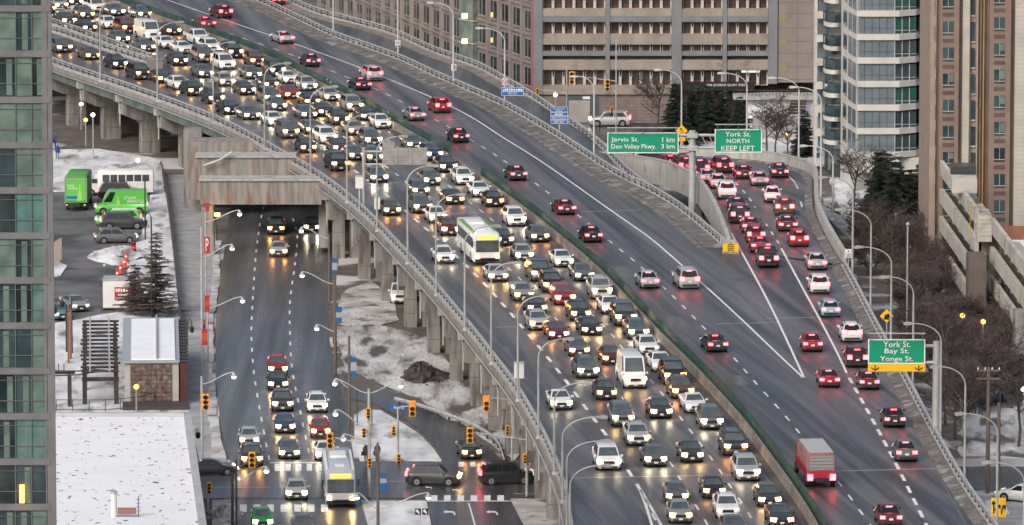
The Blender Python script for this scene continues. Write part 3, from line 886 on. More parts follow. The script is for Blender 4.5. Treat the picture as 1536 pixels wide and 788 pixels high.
CAR = {
    'sedan': make_car(4.7, 1.82, 1.46, .94, .88, -1.15, -.4, .75, 1.7, 1.0),
    'coupe': make_car(4.5, 1.8, 1.40, .92, .86, -1.05, -.3, .6, 1.6, .98),
    'hatchback': make_car(4.25, 1.78, 1.52, .96, .92, -1.1, -.4, 1.35, 1.95, 1.0),
    'wagon': make_car(4.75, 1.82, 1.55, .97, .92, -1.15, -.4, 1.6, 2.2, 1.02),
    'suv': make_car(4.65, 1.9, 1.72, 1.08, 1.04, -1.2, -.55, 1.55, 2.1, 1.12, .74, .37),
    'large suv': make_car(5.0, 1.98, 1.88, 1.18, 1.14, -1.3, -.75, 1.9, 2.3, 1.2, .78, .4),
    'minivan': make_car(5.0, 1.96, 1.78, 1.05, 1.0, -1.75, -.8, 1.9, 2.35, 1.1, .74, .33),
    'pickup': make_car(5.7, 2.0, 1.88, 1.16, 1.14, -1.35, -.75, .55, .95, 1.16, .76, .4, bed=(1.05, 2.8)),
    'cargo van': make_car(5.6, 2.02, 2.3, 1.2, 1.12, -2.0, -1.35, 2.68, 2.74, 1.25, .86, .37, panel=True),
    'high-roof van': make_car(6.0, 2.05, 2.75, 1.25, 1.15, -2.2, -1.45, 2.9, 2.95, 1.3, .84, .37, panel=True),
}
CAR['fastback'] = make_car(4.85, 1.86, 1.44, .95, .86, -1.25, -.35, .5, 2.0, 1.02)
CAR['compact'] = make_car(4.45, 1.76, 1.5, .95, .92, -1.2, -.5, .7, 1.55, 1.02)
CAR['crossover'] = make_car(4.5, 1.86, 1.64, 1.04, .98, -1.25, -.5, 1.3, 2.05, 1.1, .7, .37)
CAR['tall suv'] = make_car(4.75, 1.92, 1.82, 1.14, 1.12, -1.2, -.75, 1.8, 2.2, 1.16, .8, .37)
for k_ in ('tall suv', 'crossover'):
    rk = MB()
    for s in (-1, 1): rk.bar((s * .55, -.3, CAR_H[k_] + .03), (s * .55, 1.3, CAR_H[k_] + .03), .05, .05)
    CAR[k_].append(('roof_rack', rk.mesh('roof_rack', BLACKP), (0, 0, 0), False))
VAR = {'sedan': ['sedan', 'fastback', 'compact'], 'suv': ['suv', 'crossover', 'tall suv']}
CLEN = {'sedan': 4.7, 'coupe': 4.5, 'hatchback': 4.25, 'wagon': 4.75, 'suv': 4.65, 'large suv': 5.0, 'minivan': 5.0, 'pickup': 5.7, 'cargo van': 5.6, 'high-roof van': 6.0}
PAINTS = {'white': (.78, .78, .76), 'silver': (.40, .41, .42), 'light grey': (.27, .28, .29), 'grey': (.11, .115, .125), 'dark grey': (.034, .036, .04), 'black': (.012, .012, .014),
          'red': (.32, .012, .02), 'dark red': (.12, .012, .016), 'blue': (.03, .06, .14), 'blue-grey': (.09, .125, .155), 'green-grey': (.10, .13, .125), 'beige': (.36, .31, .25),
          'brown': (.11, .065, .035), 'green': (.03, .30, .06), 'lime green': (.10, .50, .06), 'teal': (.10, .25, .28), 'light blue': (.25, .42, .48), 'purple': (.06, .035, .07)}
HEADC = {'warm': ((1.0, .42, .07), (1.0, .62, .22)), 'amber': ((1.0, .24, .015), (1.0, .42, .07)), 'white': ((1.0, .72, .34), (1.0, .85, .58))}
OFF = (.008, .008, .008)
rv = random.Random(77)
def car(kind, colour, pos, h, label, name=None, group=None, head=None, tail=None, cat=None, scale=1.0):
    """pos = ground point under the middle, h = unit direction of the nose"""
    rz = atan2(h.x, -h.y)
    nm = name or (kind.replace(' ', '_').replace('-', '_'))
    t = thing(nm, label, cat or ('van' if 'van' in kind else 'pickup truck' if kind == 'pickup' else 'car'), pos, rz, group)
    vk = rv.choice(VAR[kind]) if kind in VAR else kind
    t.scale = (rv.uniform(.97, 1.03), rv.uniform(.98, 1.02), rv.uniform(.96, 1.05))
    br = rv.choice((.35, .6, 1.0, 1.0, 1.4))
    for pn, me, loc, pk in CAR[vk]:
        o = link(pn, me, t, loc)
        if pk == 'body': o.color = (*PAINTS[colour], 1)
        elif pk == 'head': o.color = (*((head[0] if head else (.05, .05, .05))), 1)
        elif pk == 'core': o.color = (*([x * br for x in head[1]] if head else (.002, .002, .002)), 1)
        elif pk == 'tail': o.color = (*(tail or (.035, .0, .001)), 1)
    return t
def heading(p):
    a, b = nearest(LEFT, p), nearest(MED, p)
    w = a[0] / (a[0] + b[0])
    v = a[3] * (1 - w) + b[3] * w
    v.z = 0
    return v.normalized(), w

LANES = ['outer lane by the near railing', 'second lane from the near railing', 'middle lane of the jam', 'second lane from the median', 'lane beside the median']
JAM = [
 (96,77,'minivan','grey'),(139,88,'sedan','brown'),(180,102,'suv','black'),(215,118,'large suv','dark grey','amber'),(247,123,'sedan','dark grey','amber'),(273,133,'sedan','white'),
 (103,35,'sedan','dark grey'),(131,27,'suv','grey'),(92,12,'sedan','silver'),(134,46,'sedan','black','amber'),(167,42,'sedan','white'),(148,17,'minivan','white'),(184,64,'sedan','grey','white'),
 (176,22,'sedan','blue-grey','white'),(193,49,'suv','dark red','amber'),(229,59,'cargo van','white',None),(222,76,'sedan','blue-grey'),(260,51,'sedan','dark grey','amber'),(217,27,'suv','blue-grey'),
 (253,71,'sedan','white',None),(279,79,'sedan','white',None),(304,66,'pickup','white',None),(320,78,'suv','white','white'),(353,86,'suv','black','amber'),(310,92,'suv','grey'),(271,97,'sedan','dark grey'),
 (341,103,'minivan','white','white'),(309,115,'sedan','grey','white'),(293,142,'hatchback','black'),(341,128,'sedan','beige','white'),(372,141,'sedan','dark grey'),(325,154,'suv','dark grey','amber'),
 (381,117,'sedan','green-grey','white'),(387,98,'suv','dark red'),(416,113,'large suv','black','white'),(436,124,'sedan','white','white'),(407,132,'sedan','dark grey'),(439,147,'sedan','red','amber'),
 (408,154,'suv','grey','white'),(348,170,'sedan','black','white'),(378,178,'sedan','grey','white'),(419,165,'sedan','green-grey','white'),(414,188,'sedan','white','white'),(436,206,'suv','grey'),
 (463,228,'sedan','dark grey','amber'),(468,157,'sedan','black'),(463,177,'sedan','blue-grey'),(471,200,'sedan','grey','amber'),(464,135,'suv','silver','white'),(498,150,'sedan','silver'),
 (489,173,'sedan','dark grey'),(512,186,'suv','dark grey'),(532,166,'suv','light grey'),(553,179,'sedan','black','white'),(575,192,'sedan','white','white'),(535,201,'sedan','beige'),
 (560,217,'suv','grey','white'),(493,214,'suv','white','white'),(511,227,'sedan','purple','amber'),(511,255,'large suv','black','amber'),(536,239,'sedan','blue-grey'),(563,243,'suv','blue-grey'),
 (569,272,'sedan','blue-grey','white'),(623,222,'sedan','green-grey','white'),(651,239,'suv','blue','white'),(673,257,'suv','dark grey','white'),(648,277,'sedan','green-grey','white'),
 (698,276,'suv','white','white'),(723,294,'sedan','white','white'),(743,309,'sedan','black','amber'),(682,305,'sedan','dark grey','amber'),(631,292,'sedan','blue-grey','warm'),(634,318,'suv','grey','amber'),
 (657,333,'sedan','white'),(676,352,'suv','dark red','white'),(588,322,'sedan','brown','amber'),(668,394,'sedan','white','white'),(747,421,'sedan','silver'),(775,338,'suv','white','white'),
 (757,367,'sedan','dark grey'),(810,362,'sedan','grey','amber'),(787,390,'sedan','silver','white'),(846,399,'sedan','white','white'),(812,421,'large suv','dark grey','white'),(876,420,'sedan','grey','white'),
 (903,447,'suv','silver','warm'),(786,450,'sedan','light grey','amber'),(830,437,'suv','black','amber'),(847,456,'suv','red','warm'),(806,470,'sedan','dark grey'),(809,494,'suv','silver','amber'),
 (838,508,'sedan','dark red','amber'),(871,480,'suv','dark grey'),(887,501,'sedan','black'),(918,469,'sedan','white','white'),(939,487,'large suv','dark grey'),(958,507,'suv','green-grey','white'),
 (974,530,'sedan','white',None),(994,556,'sedan','white',None),(869,533,'sedan','grey','amber'),(882,566,'suv','green-grey','white'),(919,546,'sedan','dark red','amber'),(953,581,'high-roof van','white'),
 (842,613,'sedan','white','white'),(910,599,'sedan','dark grey','amber'),(935,638,'suv','blue-grey'),(1013,576,'large suv','black','amber'),(1024,597,'suv','brown','amber'),(1044,618,'sedan','white',None),
 (992,626,'sedan','dark grey','white'),(1068,643,'suv','grey','white'),(958,667,'suv','silver'),(983,699,'sedan','grey','white'),(913,704,'minivan','white','white'),(1038,692,'sedan','dark grey','warm'),
 (1103,682,'suv','dark grey','amber'),(1122,720,'suv','silver','white'),(1071,747,'sedan','black','amber'),(1092,777,'suv','white',None),(1154,759,'sedan','dark grey','warm'),(1172,789,'sedan','dark grey','amber'),
 (1016,754,'sedan','grey','warm'),(1021,784,'sedan','light grey'),(1101,806,'sedan','grey'),(114,8,'suv','dark grey'),(74,18,'sedan','grey'),
]
placed = []
for e in JAM:
    px, py, kind, colour = e[:4]
    hl = e[4] if len(e) > 4 else 'warm'
    p = P(px, py + 2, DZ)
    h, w = heading(p)
    placed.append([p - h * (CLEN[kind] / 2 - .45), h, min(4, int(w * 5.2)), py, kind, colour, hl])
placed.sort(key=lambda q: q[0].y)
count = {}
for pos, h, lane, py, kind, colour, hl in placed:
    key = (lane, colour, kind); count[key] = count.get(key, 0) + 1
seen = {}
for pos, h, lane, py, kind, colour, hl in placed:
    key = (lane, colour, kind); seen[key] = seen.get(key, 0) + 1
    kw = {'suv': 'sport utility', 'large suv': 'large sport utility'}.get(kind, kind)
    which = '' if count[key] == 1 else ('nearest ' if seen[key] == 1 else f'{ordinal(seen[key])} nearest ')
    lab = f'{which}{colour} {kw} {"with lit headlights " if hl else ""}in the {LANES[lane]}'
    h2 = Matrix.Rotation(random.uniform(-.015, .015), 3, 'Z') @ h
    car(kind, colour, (pos.x, pos.y, DZ), h2, lab, group='cars queuing towards the camera', head=HEADC[hl] if hl else None, name='oncoming_' + kind.replace(' ', '_').replace('-', '_'))

# right carriageway, driving away
AWAY = [(312,42,'sedan','red'),(338,26,'suv','dark red'),(430,64,'sedan','silver'),(470,99,'sedan','dark grey'),(562,120,'suv','silver'),(545,134,'sedan','black'),(664,168,'suv','red'),(626,180,'sedan','light grey'),
        (692,213,'sedan','black'),(778,270,'sedan','dark grey'),(850,321,'sedan','dark red'),(890,363,'sedan','black'),(975,432,'sedan','silver'),(1034,432,'minivan','silver'),(1076,527,'sedan','dark grey'),(1336,790,'sedan','dark red'),
        (1418-1000,7,'suv','dark grey')]
AWAY_Y = [(1226,404,'sedan','silver'),(1230,439,'suv','white'),(1246,474,'hatchback','light blue'),(1278,512,'suv','white'),(1286,550,'suv','black'),(1219,527,'sedan','red'),(1304,584,'sedan','dark red'),(1244,580,'sedan','red'),
          (1342,640,'sedan','black'),(1360,692,'sedan','green-grey'),(1199,369,'suv','red'),(1182,346,'sedan','dark red'),(1177,322,'suv','brown'),(1159,302,'sedan','white'),(1140,278,'sedan','silver'),(1170,266,'sedan','black'),
          (1153,400,'pickup','black'),(1141,377,'sedan','red'),(1134,363,'suv','dark red'),(1127,348,'sedan','red'),(1110,334,'suv','black'),(1107,317,'sedan','dark grey'),(1091,297,'suv','white'),(1078,282,'sedan','white'),
          (1063,274,'sedan','silver'),(1050,264,'large suv','black'),(1087,259,'suv','dark red'),(1117,268,'sedan','dark red'),(1012,252,'sedan','red'),(982,243,'sedan','dark grey'),(1030,259,'suv','dark red'),(998,246,'suv','black'),(948,241,'sedan','dark red'),(926,240,'sedan','grey'),(1040,250,'sedan','black')]
def place_away(lst, hf, zf, where, group):
    items = []
    for px, py, kind, colour in lst:
        z = zf(py)
        p = P(px, py + 2, z)
        h = hf(p)
        items.append([p + h * (CLEN[kind] / 2 - .4), h, kind, colour, z])
    items.sort(key=lambda q: q[0].y)
    cnt, sn = {}, {}
    for it in items: cnt[(it[2], it[3])] = cnt.get((it[2], it[3]), 0) + 1
    for pos, h, kind, colour, z in items:
        k = (kind, colour); sn[k] = sn.get(k, 0) + 1
        kw = {'suv': 'sport utility', 'large suv': 'large sport utility'}.get(kind, kind)
        which = '' if cnt[k] == 1 else ('nearest ' if sn[k] == 1 else f'{ordinal(sn[k])} nearest ')
        car(kind, colour, (pos.x, pos.y, z), h, f'{which}{colour} {kw} with red taillights {where}', group=group, tail=(1.0, .004, .016), name='departing_' + kind.replace(' ', '_').replace('-', '_'))
def h_med(p):
    v = -nearest(MED, p)[3]; v.z = 0; return v.normalized()
place_away(AWAY, h_med, lambda y: DZ, 'on the emptier carriageway beyond the median', 'cars driving away beyond the median')
rl = [p for p in RIGHT]
def h_york(p):
    px, py = row(p)
    if py > 400: v = -nearest(RIGHT, p)[3]
    else:
        a, b = nearest(yl, p), nearest(yr, p)
        w = a[0] / (a[0] + b[0])
        v = a[3] * (1 - w) + b[3] * w
    v.z = 0
    return v.normalized()
place_away(AWAY_Y, h_york, rz_york, 'in the exit ramp queue', 'cars queuing on the exit ramp')

# lower road traffic, coming towards the camera
LOW = [(417,562,'suv','red','warm','red sport utility leading off the empty stretch of the lower road'),
       (417,583,'sedan','black','warm','black sedan just in front of the red sport utility on the lower road'),
       (424,615,'suv','dark grey','warm','dark grey sport utility third down the middle lane of the lower road'),
       (428,648,'sedan','blue','warm','blue sedan in the middle lane short of the crosswalk'),
       (434,686,'sedan','grey','white','grey sedan waiting last before the zebra crossing in the middle lane'),
       (476,617,'suv','white','white','white sport utility in the right lane of the lower road'),
       (481,655,'sedan','red','warm','red sedan in the right lane behind the city bus'),
       (489,688,'sedan','white','white','white sedan directly behind the city bus at the crossing'),
       (374,668,'sedan','silver','warm','silver sedan second in the left lane by the yellow signal'),
       (378,698,'suv','dark grey','amber','dark sport utility in the left lane at the crossing behind the yellow signal'),
       (445,748,'sedan','silver','white','silver sedan inside the junction ahead of the zebra crossing'),
       (394,793,'sedan','green','white','green sedan at the bottom edge of the lower road'),
       (455,802,'sedan','grey','white','grey sedan cut off by the bottom edge beside the green one'),
       (418,383,'sedan','silver','amber','silver sedan coming out from under the concrete portal'),
       (414,350,'suv','dark grey','amber','dark sport utility in the shade of the concrete portal'),
       (468,347,'sedan','dark grey','white','dark sedan in the right lane under the portal')]
for px, py, kind, colour, hl, lab in LOW:
    a, b = P(px, py + 2, .05), P(px + (.16 if py > 560 else -.12 if py < 480 else 0) * 40, py + 42, .05)
    h = (b - a).normalized(); h.z = 0
    pos = a - h * (CLEN[kind] / 2 - .45)
    car(kind, colour, (pos.x, pos.y, .045 if py > 690 else .02), h, lab, group='cars on the lower road', head=HEADC[hl])
def at_car(kind, colour, px, py, z, deg, lab, **k):
    p = P(px, py, z)
    a = radians(deg)      # 0 = nose to the right in the picture, 90 = away, -90 = towards the camera
    return car(kind, colour, (p.x, p.y, z), Vector((cos(a), sin(a), 0)), lab, **k)
RED = (1.0, .004, .016)
at_car('suv', 'dark grey', 650, 727, .045, -4, 'dark grey sport utility crossing side-on below the snowy island', head=HEADC['warm'], tail=(.4, .01, .02))
at_car('suv', 'black', 760, 725, .045, 184-180+2, 'black sport utility side-on under the viaduct beside the red no-turn sign', tail=RED)
at_car('sedan', 'dark grey', 703, 684, .07, -82, 'dark grey sedan waiting on the slip road with one amber indicator', head=HEADC['amber'])
at_car('sedan', 'black', 313, 712, .045, 12, 'black sedan half hidden behind the snowy roof at the left', head=HEADC['white'])
at_car('large suv', 'white', 599, 452, 0, -86, 'white sport utility parked between the viaduct columns')
at_car('large suv', 'silver', 915, 189, .02, 178, 'silver sport utility side-on in front of the garage door', tail=(.3, .01, .02), head=((.3, .28, .2), (.2, .18, .12)))
at_car('sedan', 'white', 1536, 752, .05, 150, 'white sedan parked at the right edge below the lane arrow sign')
# parked in the lot
at_car('large suv', 'black', 180, 297, .02, 4, 'black sport utility parked between the shuttle bus and the green van')
at_car('large suv', 'dark grey', 184, 343, .02, 6, 'dark grey sport utility parked in front of the low green van')
at_car('wagon', 'grey', 174, 364, .02, 8, 'grey station wagon with roof box by the snow heap')
at_car('sedan', 'teal', 88, 476, .1, -75, 'teal sedan parked behind the twin black lanterns')
at_car('sedan', 'light grey', 112, 464, .02, -70, 'light grey sedan parked behind the teal one at the lanterns')
g1 = at_car('high-roof van', 'lime green', 182, 320, .02, 184, 'bright green high-roof delivery van with white lettering')
g2 = at_car('minivan', 'lime green', 178, 338, .02, 183, 'low green minivan with a white roof half hidden by dark cars')
ubox('roof_panel', (.0, .6, 1.785), (1.3, 2.6, .04), WHITEP, g2, world=False)
def roof_box(parent): pass
def side_text(body, parent, x, y0, y1, z0, z1, m, name='lettering', flip=False):
    cu = bpy.data.curves.new('lettering', 'FONT'); cu.body = body; cu.extrude = .004; cu.resolution_u = 2
    t = bpy.data.objects.new('tmp', cu); COL.objects.link(t); bpy.context.view_layer.update()
    me = bpy.data.meshes.new_from_object(t.evaluated_get(bpy.context.evaluated_depsgraph_get()))
    bpy.data.objects.remove(t)
    xs = [v.co.x for v in me.vertices]; ys = [v.co.y for v in me.vertices]
    for v in me.vertices:
        u = (v.co.x - min(xs)) / (max(xs) - min(xs)); w = (v.co.y - min(ys)) / (max(ys) - min(ys))
        v.co = Vector((x + (v.co.z if x > 0 else -v.co.z), y0 + (y1 - y0) * u, z0 + (z1 - z0) * w))
    me.materials.clear(); me.materials.append(m)
    return link(name, me, parent)
# ---- lettering and bottle mark on the green vans
WHITEL = mat('white_lettering', (.8, .8, .8), rough=.5)
side_text('STEAM', g1, .985, .3, 1.65, 1.72, 2.05, WHITEL)
side_text('WHISTLE', g1, .985, .6, 2.5, 1.32, 1.68, WHITEL)
def bottle(parent, x, y, z, k=1.0):
    mb = MB().add([(x, y - .22 * k, z), (x, y + .22 * k, z), (x, y + .2 * k, z + .5 * k), (x, y + .07 * k, z + .75 * k), (x, y + .06 * k, z + 1.1 * k), (x, y - .06 * k, z + 1.1 * k), (x, y - .07 * k, z + .75 * k), (x, y - .2 * k, z + .5 * k)], [tuple(range(8))])
    link('bottle_mark', mb.mesh('bottle_mark', mat('bottle_green', (.35, .55, .12), rough=.5)), parent)
bottle(g1, .99, -.35, .98, 1.05)

# ---- big vehicles
def big_box(name, label, cat, pos, h, L, W, H, z0, m, group=None):
    t = thing(name, label, cat, pos, atan2(h.x, -h.y), group)
    w = W / 2; b = .12
    sec = [(-w, z0), (w, z0), (w, H - .25), (w - .1, H - .06), (w - .3, H), (-w + .3, H), (-w + .1, H - .06), (-w, H - .25)]
    rings = [[(x * k, y, z0 + (z - z0) * kk) for x, z in sec] for y, k, kk in ((-L / 2, .93, .97), (-L / 2 + .15, 1, 1), (L / 2 - .12, 1, 1), (L / 2, .95, .97))]
    o = link('body', MB().loft(rings).mesh('body', m, 40), t)
    return t, o
def local(name, mb, m, parent, smooth=None): return link(name, mb.mesh(name, m, smooth), parent)
def wheels(t, w, ys, r=.5):
    me = wheel_mesh(r, .3)
    for s in (-1, 1):
        for y in ys: link('wheel', me, t, (s * (w - .12), y, r))
GREENB = mat('bus_green', (.12, .42, .06), rough=.45)
AMBERSIGN = mat('amber_display', (.9, .4, .02), rough=.4, emit=(1.0, .45, .03), estr=2.2)
BUSG = mat('bus_grey', (.10, .11, .115), rough=.45)
def city_bus(px, py, z, h, label, green, dest):
    p = P(px, py, z)
    c = p - h * 6.0
    t, body = big_box('city_bus', label, 'bus', (c.x, c.y, z), h, 12.0, 2.55, 3.1, .32, WHITEP if green else mat('bus_blue', (.40, .43, .47), rough=.45))
    w = 1.275
    local('windshield', MB().box((0, -5.99, 1.85), (2.25, .08, 1.15)), CARG, t)
    local('destination_display', MB().box((0, -6.0, 2.72), (1.75, .08, .32)), AMBERSIGN, t)
    for s in (-1, 1):
        for k in range(6): local('side_window', MB().box((s * w, -4.3 + k * 1.72, 2.05), (.05, 1.55, .95)), CARG, t)
        local('skirt', MB().box((s * (w + .006), .2, .75), (.02, 11.2, .55)), BUSG if not green else WHITEP, t)
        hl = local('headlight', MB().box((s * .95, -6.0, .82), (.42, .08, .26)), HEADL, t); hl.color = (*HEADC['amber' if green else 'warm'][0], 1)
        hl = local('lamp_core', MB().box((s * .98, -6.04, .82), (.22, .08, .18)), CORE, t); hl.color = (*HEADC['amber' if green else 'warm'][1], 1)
        local('mirror', MB().box((s * 1.5, -6.15, 2.2), (.18, .2, .5)), BLACKP, t)
        local('roof_stripe', MB().box((s * 1.06, .2, 3.03), (.34, 11.4, .14), taper=.8), GREENB if green else WHITEP, t)
    local('bumper', MB().box((0, -6.02, .48), (2.4, .12, .26)), BLACKP, t)
    local('bike_rack', MB().box((0, -6.25, .7), (1.5, .3, .06)), BLACKP, t)
    local('roof_unit', MB().box((0, 2.0, 3.18), (1.5, 2.6, .25), taper=.9), WHITEP, t)
    local('roof_hatch', MB().box((0, -3, 3.12), (.8, .8, .1)), WHITEP, t)
    wheels(t, w, (-3.6, 2.9))
    return t
pb = P(731, 398, DZ); hb, _ = heading(pb)
city_bus(731, 398, DZ, hb, 'white city bus with green roof stripes amid the jam', True, '')
a, b = P(511, 762, .05), P(517, 800, .05); hv = (b - a).normalized(); hv.z = 0
city_bus(511, 762, .03, hv, 'pale grey city bus with a lit amber display at the junction', False, '')

# delivery truck driving away in the fast lane
pt_ = P(1232, 733, DZ); hh = h_med(pt_)
c = pt_ + hh * 3.3
t, body = big_box('delivery_truck', 'faded red box truck with a pale roof on the emptier carriageway near the green screen', 'truck', (c.x, c.y, DZ), hh, 6.6, 2.3, 2.85, .8, mat('truck_dusty', (.30, .15, .15), (.20, .10, .10), rough=.6, scale=.8, local=True))
local('cab', MB().loft([[(-1.05, y, .5), (1.05, y, .5), (1.0, y, zt), (-1.0, y, zt)] for y, zt in ((-4.9, 1.3), (-4.6, 1.5), (-4.2, 2.3), (-3.55, 2.4))]), SIGNR, t)
local('red_panel', MB().box((0, 3.32, 1.15), (2.1, .04, .5)), SIGNR, t)
local('rear_door', MB().box((0, 3.31, 2.05), (1.9, .04, 1.1)), mat('truck_grey', (.3, .29, .29), rough=.5), t)
local('roof_panel', MB().box((0, 0, 2.87), (1.9, 6.2, .06)), mat('truck_roof', (.42, .41, .41), rough=.6), t)
for k in range(5):
    for s in (-1, 1): local('panel_seam', MB().box((s * 1.158, -2.4 + k * 1.2, 1.9), (.02, .05, 1.7)), BLACKP, t)
for k in range(4): local('door_slat', MB().box((0, 3.335, 1.65 + k * .27), (1.85, .03, .03)), BLACKP, t)
local('door_handle', MB().box((0, 3.36, 1.55), (.3, .05, .08)), STEEL, t)
local('chassis', MB().box((0, -.3, .7), (1.0, 8.2, .3)), BLACKP, t)
for s in (-1, 1):
    o = local('taillight', MB().box((s * .9, 3.36, .9), (.45, .06, .5)), TAILL, t); o.color = (1, .006, .03, 1)
    local('side_stripe', MB().box((s * 1.155, 0, 1.3), (.03, 6.0, .5)), SIGNR, t)
wheels(t, 1.15, (-4.0, 2.3), .45)

# green box truck seen from behind, in the lot
p = P(114, 317, .02)
hv = Vector((.03, 1, 0)).normalized()
c = p + hv * 3.0
t, body = big_box('box_truck', 'green box truck parked tail to the camera beside the shuttle bus', 'truck', (c.x, c.y, .02), hv, 6.0, 2.5, 4.0, .95, mat('truck_green', (.07, .33, .045), (.09, .27, .06), rough=.6, scale=1.5, local=True))
local('rear_shutter', MB().box((0, 3.01, 2.35), (2.2, .04, 2.3)), mat('truck_green_light', (.11, .50, .06), rough=.5), t)
local('header', MB().box((0, 3.03, 3.62), (2.45, .06, .22)), mat('truck_grey', (.5, .5, .5)), t)
local('bumper', MB().box((0, 3.0, .65), (2.3, .2, .3)), BLACKP, t)
local('side_frame', MB().box((-1.2, 3.02, 2.3), (.1, .06, 2.7)), mat('truck_grey', (.5, .5, .5)), t)
local('side_frame', MB().box((1.2, 3.02, 2.3), (.1, .06, 2.7)), mat('truck_grey', (.5, .5, .5)), t)
local('blue_band', MB().box((.45, 3.035, 1.55), (1.2, .02, .28)), SIGNB, t)
local('licence_plate', MB().box((.2, 3.12, .62), (.3, .03, .15)), PLATE, t)
local('cab', MB().box((0, -3.9, 1.5), (2.2, 1.7, 2.0), taper=.9), MATS['truck_green'], t)
local('chassis', MB().box((0, -.3, .75), (1.0, 8, .3)), BLACKP, t)
bm = MB().add([(x, 3.04, z) for x, z in ((-.7, 1.15), (-.15, 1.15), (-.2, 1.9), (-.36, 2.4), (-.38, 3.0), (-.52, 3.0), (-.54, 2.4), (-.66, 1.9))], [tuple(range(8))])
local('bottle_mark', bm, MATS['bottle_green'], t)
def rear_text(body, parent, y, x0, x1, z0, z1, m):
    cu = bpy.data.curves.new('lettering', 'FONT'); cu.body = body; cu.extrude = .004; cu.resolution_u = 2
    q = bpy.data.objects.new('tmp', cu); COL.objects.link(q); bpy.context.view_layer.update()
    me = bpy.data.meshes.new_from_object(q.evaluated_get(bpy.context.evaluated_depsgraph_get()))
    bpy.data.objects.remove(q)
    xs = [v.co.x for v in me.vertices]; ys = [v.co.y for v in me.vertices]
    for v in me.vertices:
        u = (v.co.x - min(xs)) / (max(xs) - min(xs)); w = (v.co.y - min(ys)) / (max(ys) - min(ys))
        v.co = Vector((x0 + (x1 - x0) * u, y + v.co.z, z0 + (z1 - z0) * w))
    me.materials.clear(); me.materials.append(m)
    return link('lettering', me, parent)
rear_text('STEAM', t, 3.05, .95, .2, 2.75, 3.0, WHITEL)
rear_text('WHISTLE', t, 3.05, .85, -.25, 2.42, 2.7, WHITEL)
for s in (-1, 1):
    o = local('taillight', MB().box((s * 1.0, 3.1, .72), (.2, .06, .12)), TAILL, t); o.color = (.03, 0, 0, 1)
wheels(t, 1.15, (-3.6, 1.7), .45)

# white shuttle bus, nose to the left
a, b = P(133, 292, .02), P(226, 292, .02)
L = (b - a).length
c = (a + b) / 2
t, body = big_box('shuttle_bus', 'white shuttle bus parked nose left in the snow', 'bus', (c.x + .7, c.y, .02), Vector((-1, -.03, 0)).normalized(), 6.3, 2.4, 2.9, .4, WHITEP)
local('cab', MB().loft([[(-1.0, y, .4), (1.0, y, .4), (.95, y, zt), (-.95, y, zt)] for y, zt in ((-4.7, 1.0), (-4.5, 1.25), (-3.95, 1.35), (-3.5, 2.2), (-3.1, 2.3))]), WHITEP, t)
local('cab_window', MB().box((1.0, -3.4, 1.7), (.06, .7, .5)), CARG, t)
local('windshield', MB().add([(-.85, -3.98, 1.38), (.85, -3.98, 1.38), (.82, -3.56, 2.15), (-.82, -3.56, 2.15)], [(0, 1, 2, 3)]), CARG, t)
for k in range(6): local('side_window', MB().box((1.2, -2.2 + k * .9, 2.05), (.05, .78, .75)), CARG, t)
local('bumper', MB().box((0, -4.72, .55), (2.0, .15, .25)), BLACKP, t)
local('mirror', MB().box((1.25, -3.9, 1.9), (.12, .15, .4)), BLACKP, t)
wheels(t, 1.1, (-3.9, 1.8), .4)

# ================================================================ STREET LAMPS
LAMPL = mat('lamp_lit', (.9, .9, .9), emit=(1.0, .95, .85), estr=7.0)
LAMPO = mat('lamp_orange_lit', (.9, .6, .3), emit=(1.0, .28, .025), estr=4.0)
LENS = mat('lamp_lens', (.55, .56, .56), rough=.3)
def lamp_post(base, top_z, reach, direction, label, group, r=.11, name='street_lamp', lit=None, m=None, rise=1.1):
    """pole with a curved arm; direction = unit vector of the arm"""
    t = thing(name, label, 'street lamp', base, group=group)
    h = top_z - base[2]
    m = m or POLE
    link('pole', MB().tube([(0, 0, 0), (0, 0, h * .5), (0, 0, h - rise * 1.4)], r, 8, r2=r * .72).mesh('pole', m, 40), t)
    link('base_plate', MB().box((0, 0, .12), (.42, .42, .24), taper=.8).mesh('base_plate', m), t)
    d = Vector(direction)
    pts = []
    for k in range(9):
        a = k / 8
        pts.append(d * (reach * (1 - cos(a * pi / 2)) * .55 + reach * .45 * a * a) + Vector((0, 0, h - rise * 1.4 + rise * 1.4 * sin(a * pi / 2))))
    link('arm', MB().tube(pts, r * .6, 6, r2=r * .45).mesh('arm', m, 40), t)
    e = pts[-1]
    head = MB()
    q = d * .75
    head.bar(e - q * .15, e + q, .3, .16)
    head.bar(e + q * .2 + Vector((0, 0, .09)), e + q * .8 + Vector((0, 0, .09)), .2, .08)
    ho = link('lamp_head', head.mesh('lamp_head', m), t)
    lens = MB().bar(e + q * .3 + Vector((0, 0, -.1)), e + q * .95 + Vector((0, 0, -.1)), .24, .06)
    link('lens', lens.mesh('lens', lit or LENS), t)
    return t
lamps = [(154, 182, 3), (240, 278, 33), (324, 355, 63), (401, 439, 94), (470, 510, 118), (525, 565, 170), (570, 614, 202), (616, 662, 239), (659, 701, 287), (702, 754, 326), (742, 786, 391),
         (782, 829, 441), (813, 864, 505), (837, 890, 571), (849.5, 915, 628), (856, 921, 704), (861, 921, 778)]
for i, (bx, ex, ty) in enumerate(lamps):
    p, tg = left_at(bx)
    r = Vector((-tg.y, tg.x, 0)); p = p - r * .3
    bx_, by_ = row(p + Vector((0, 0, 0)))
    s = ppm(p.y)
    hgt = min(9.6, max(6.8, (by_ - ty) / s))
    reach = (ex - bx) / s / max(r.x, .5) - .6
    lamp_post(p, DZ + hgt, reach, r, f'grey curved lamp post on the near railing, {ordinal(i + 1)} from the left', 'lamp posts along the near railing')
Lr = path_len(RIGHT)
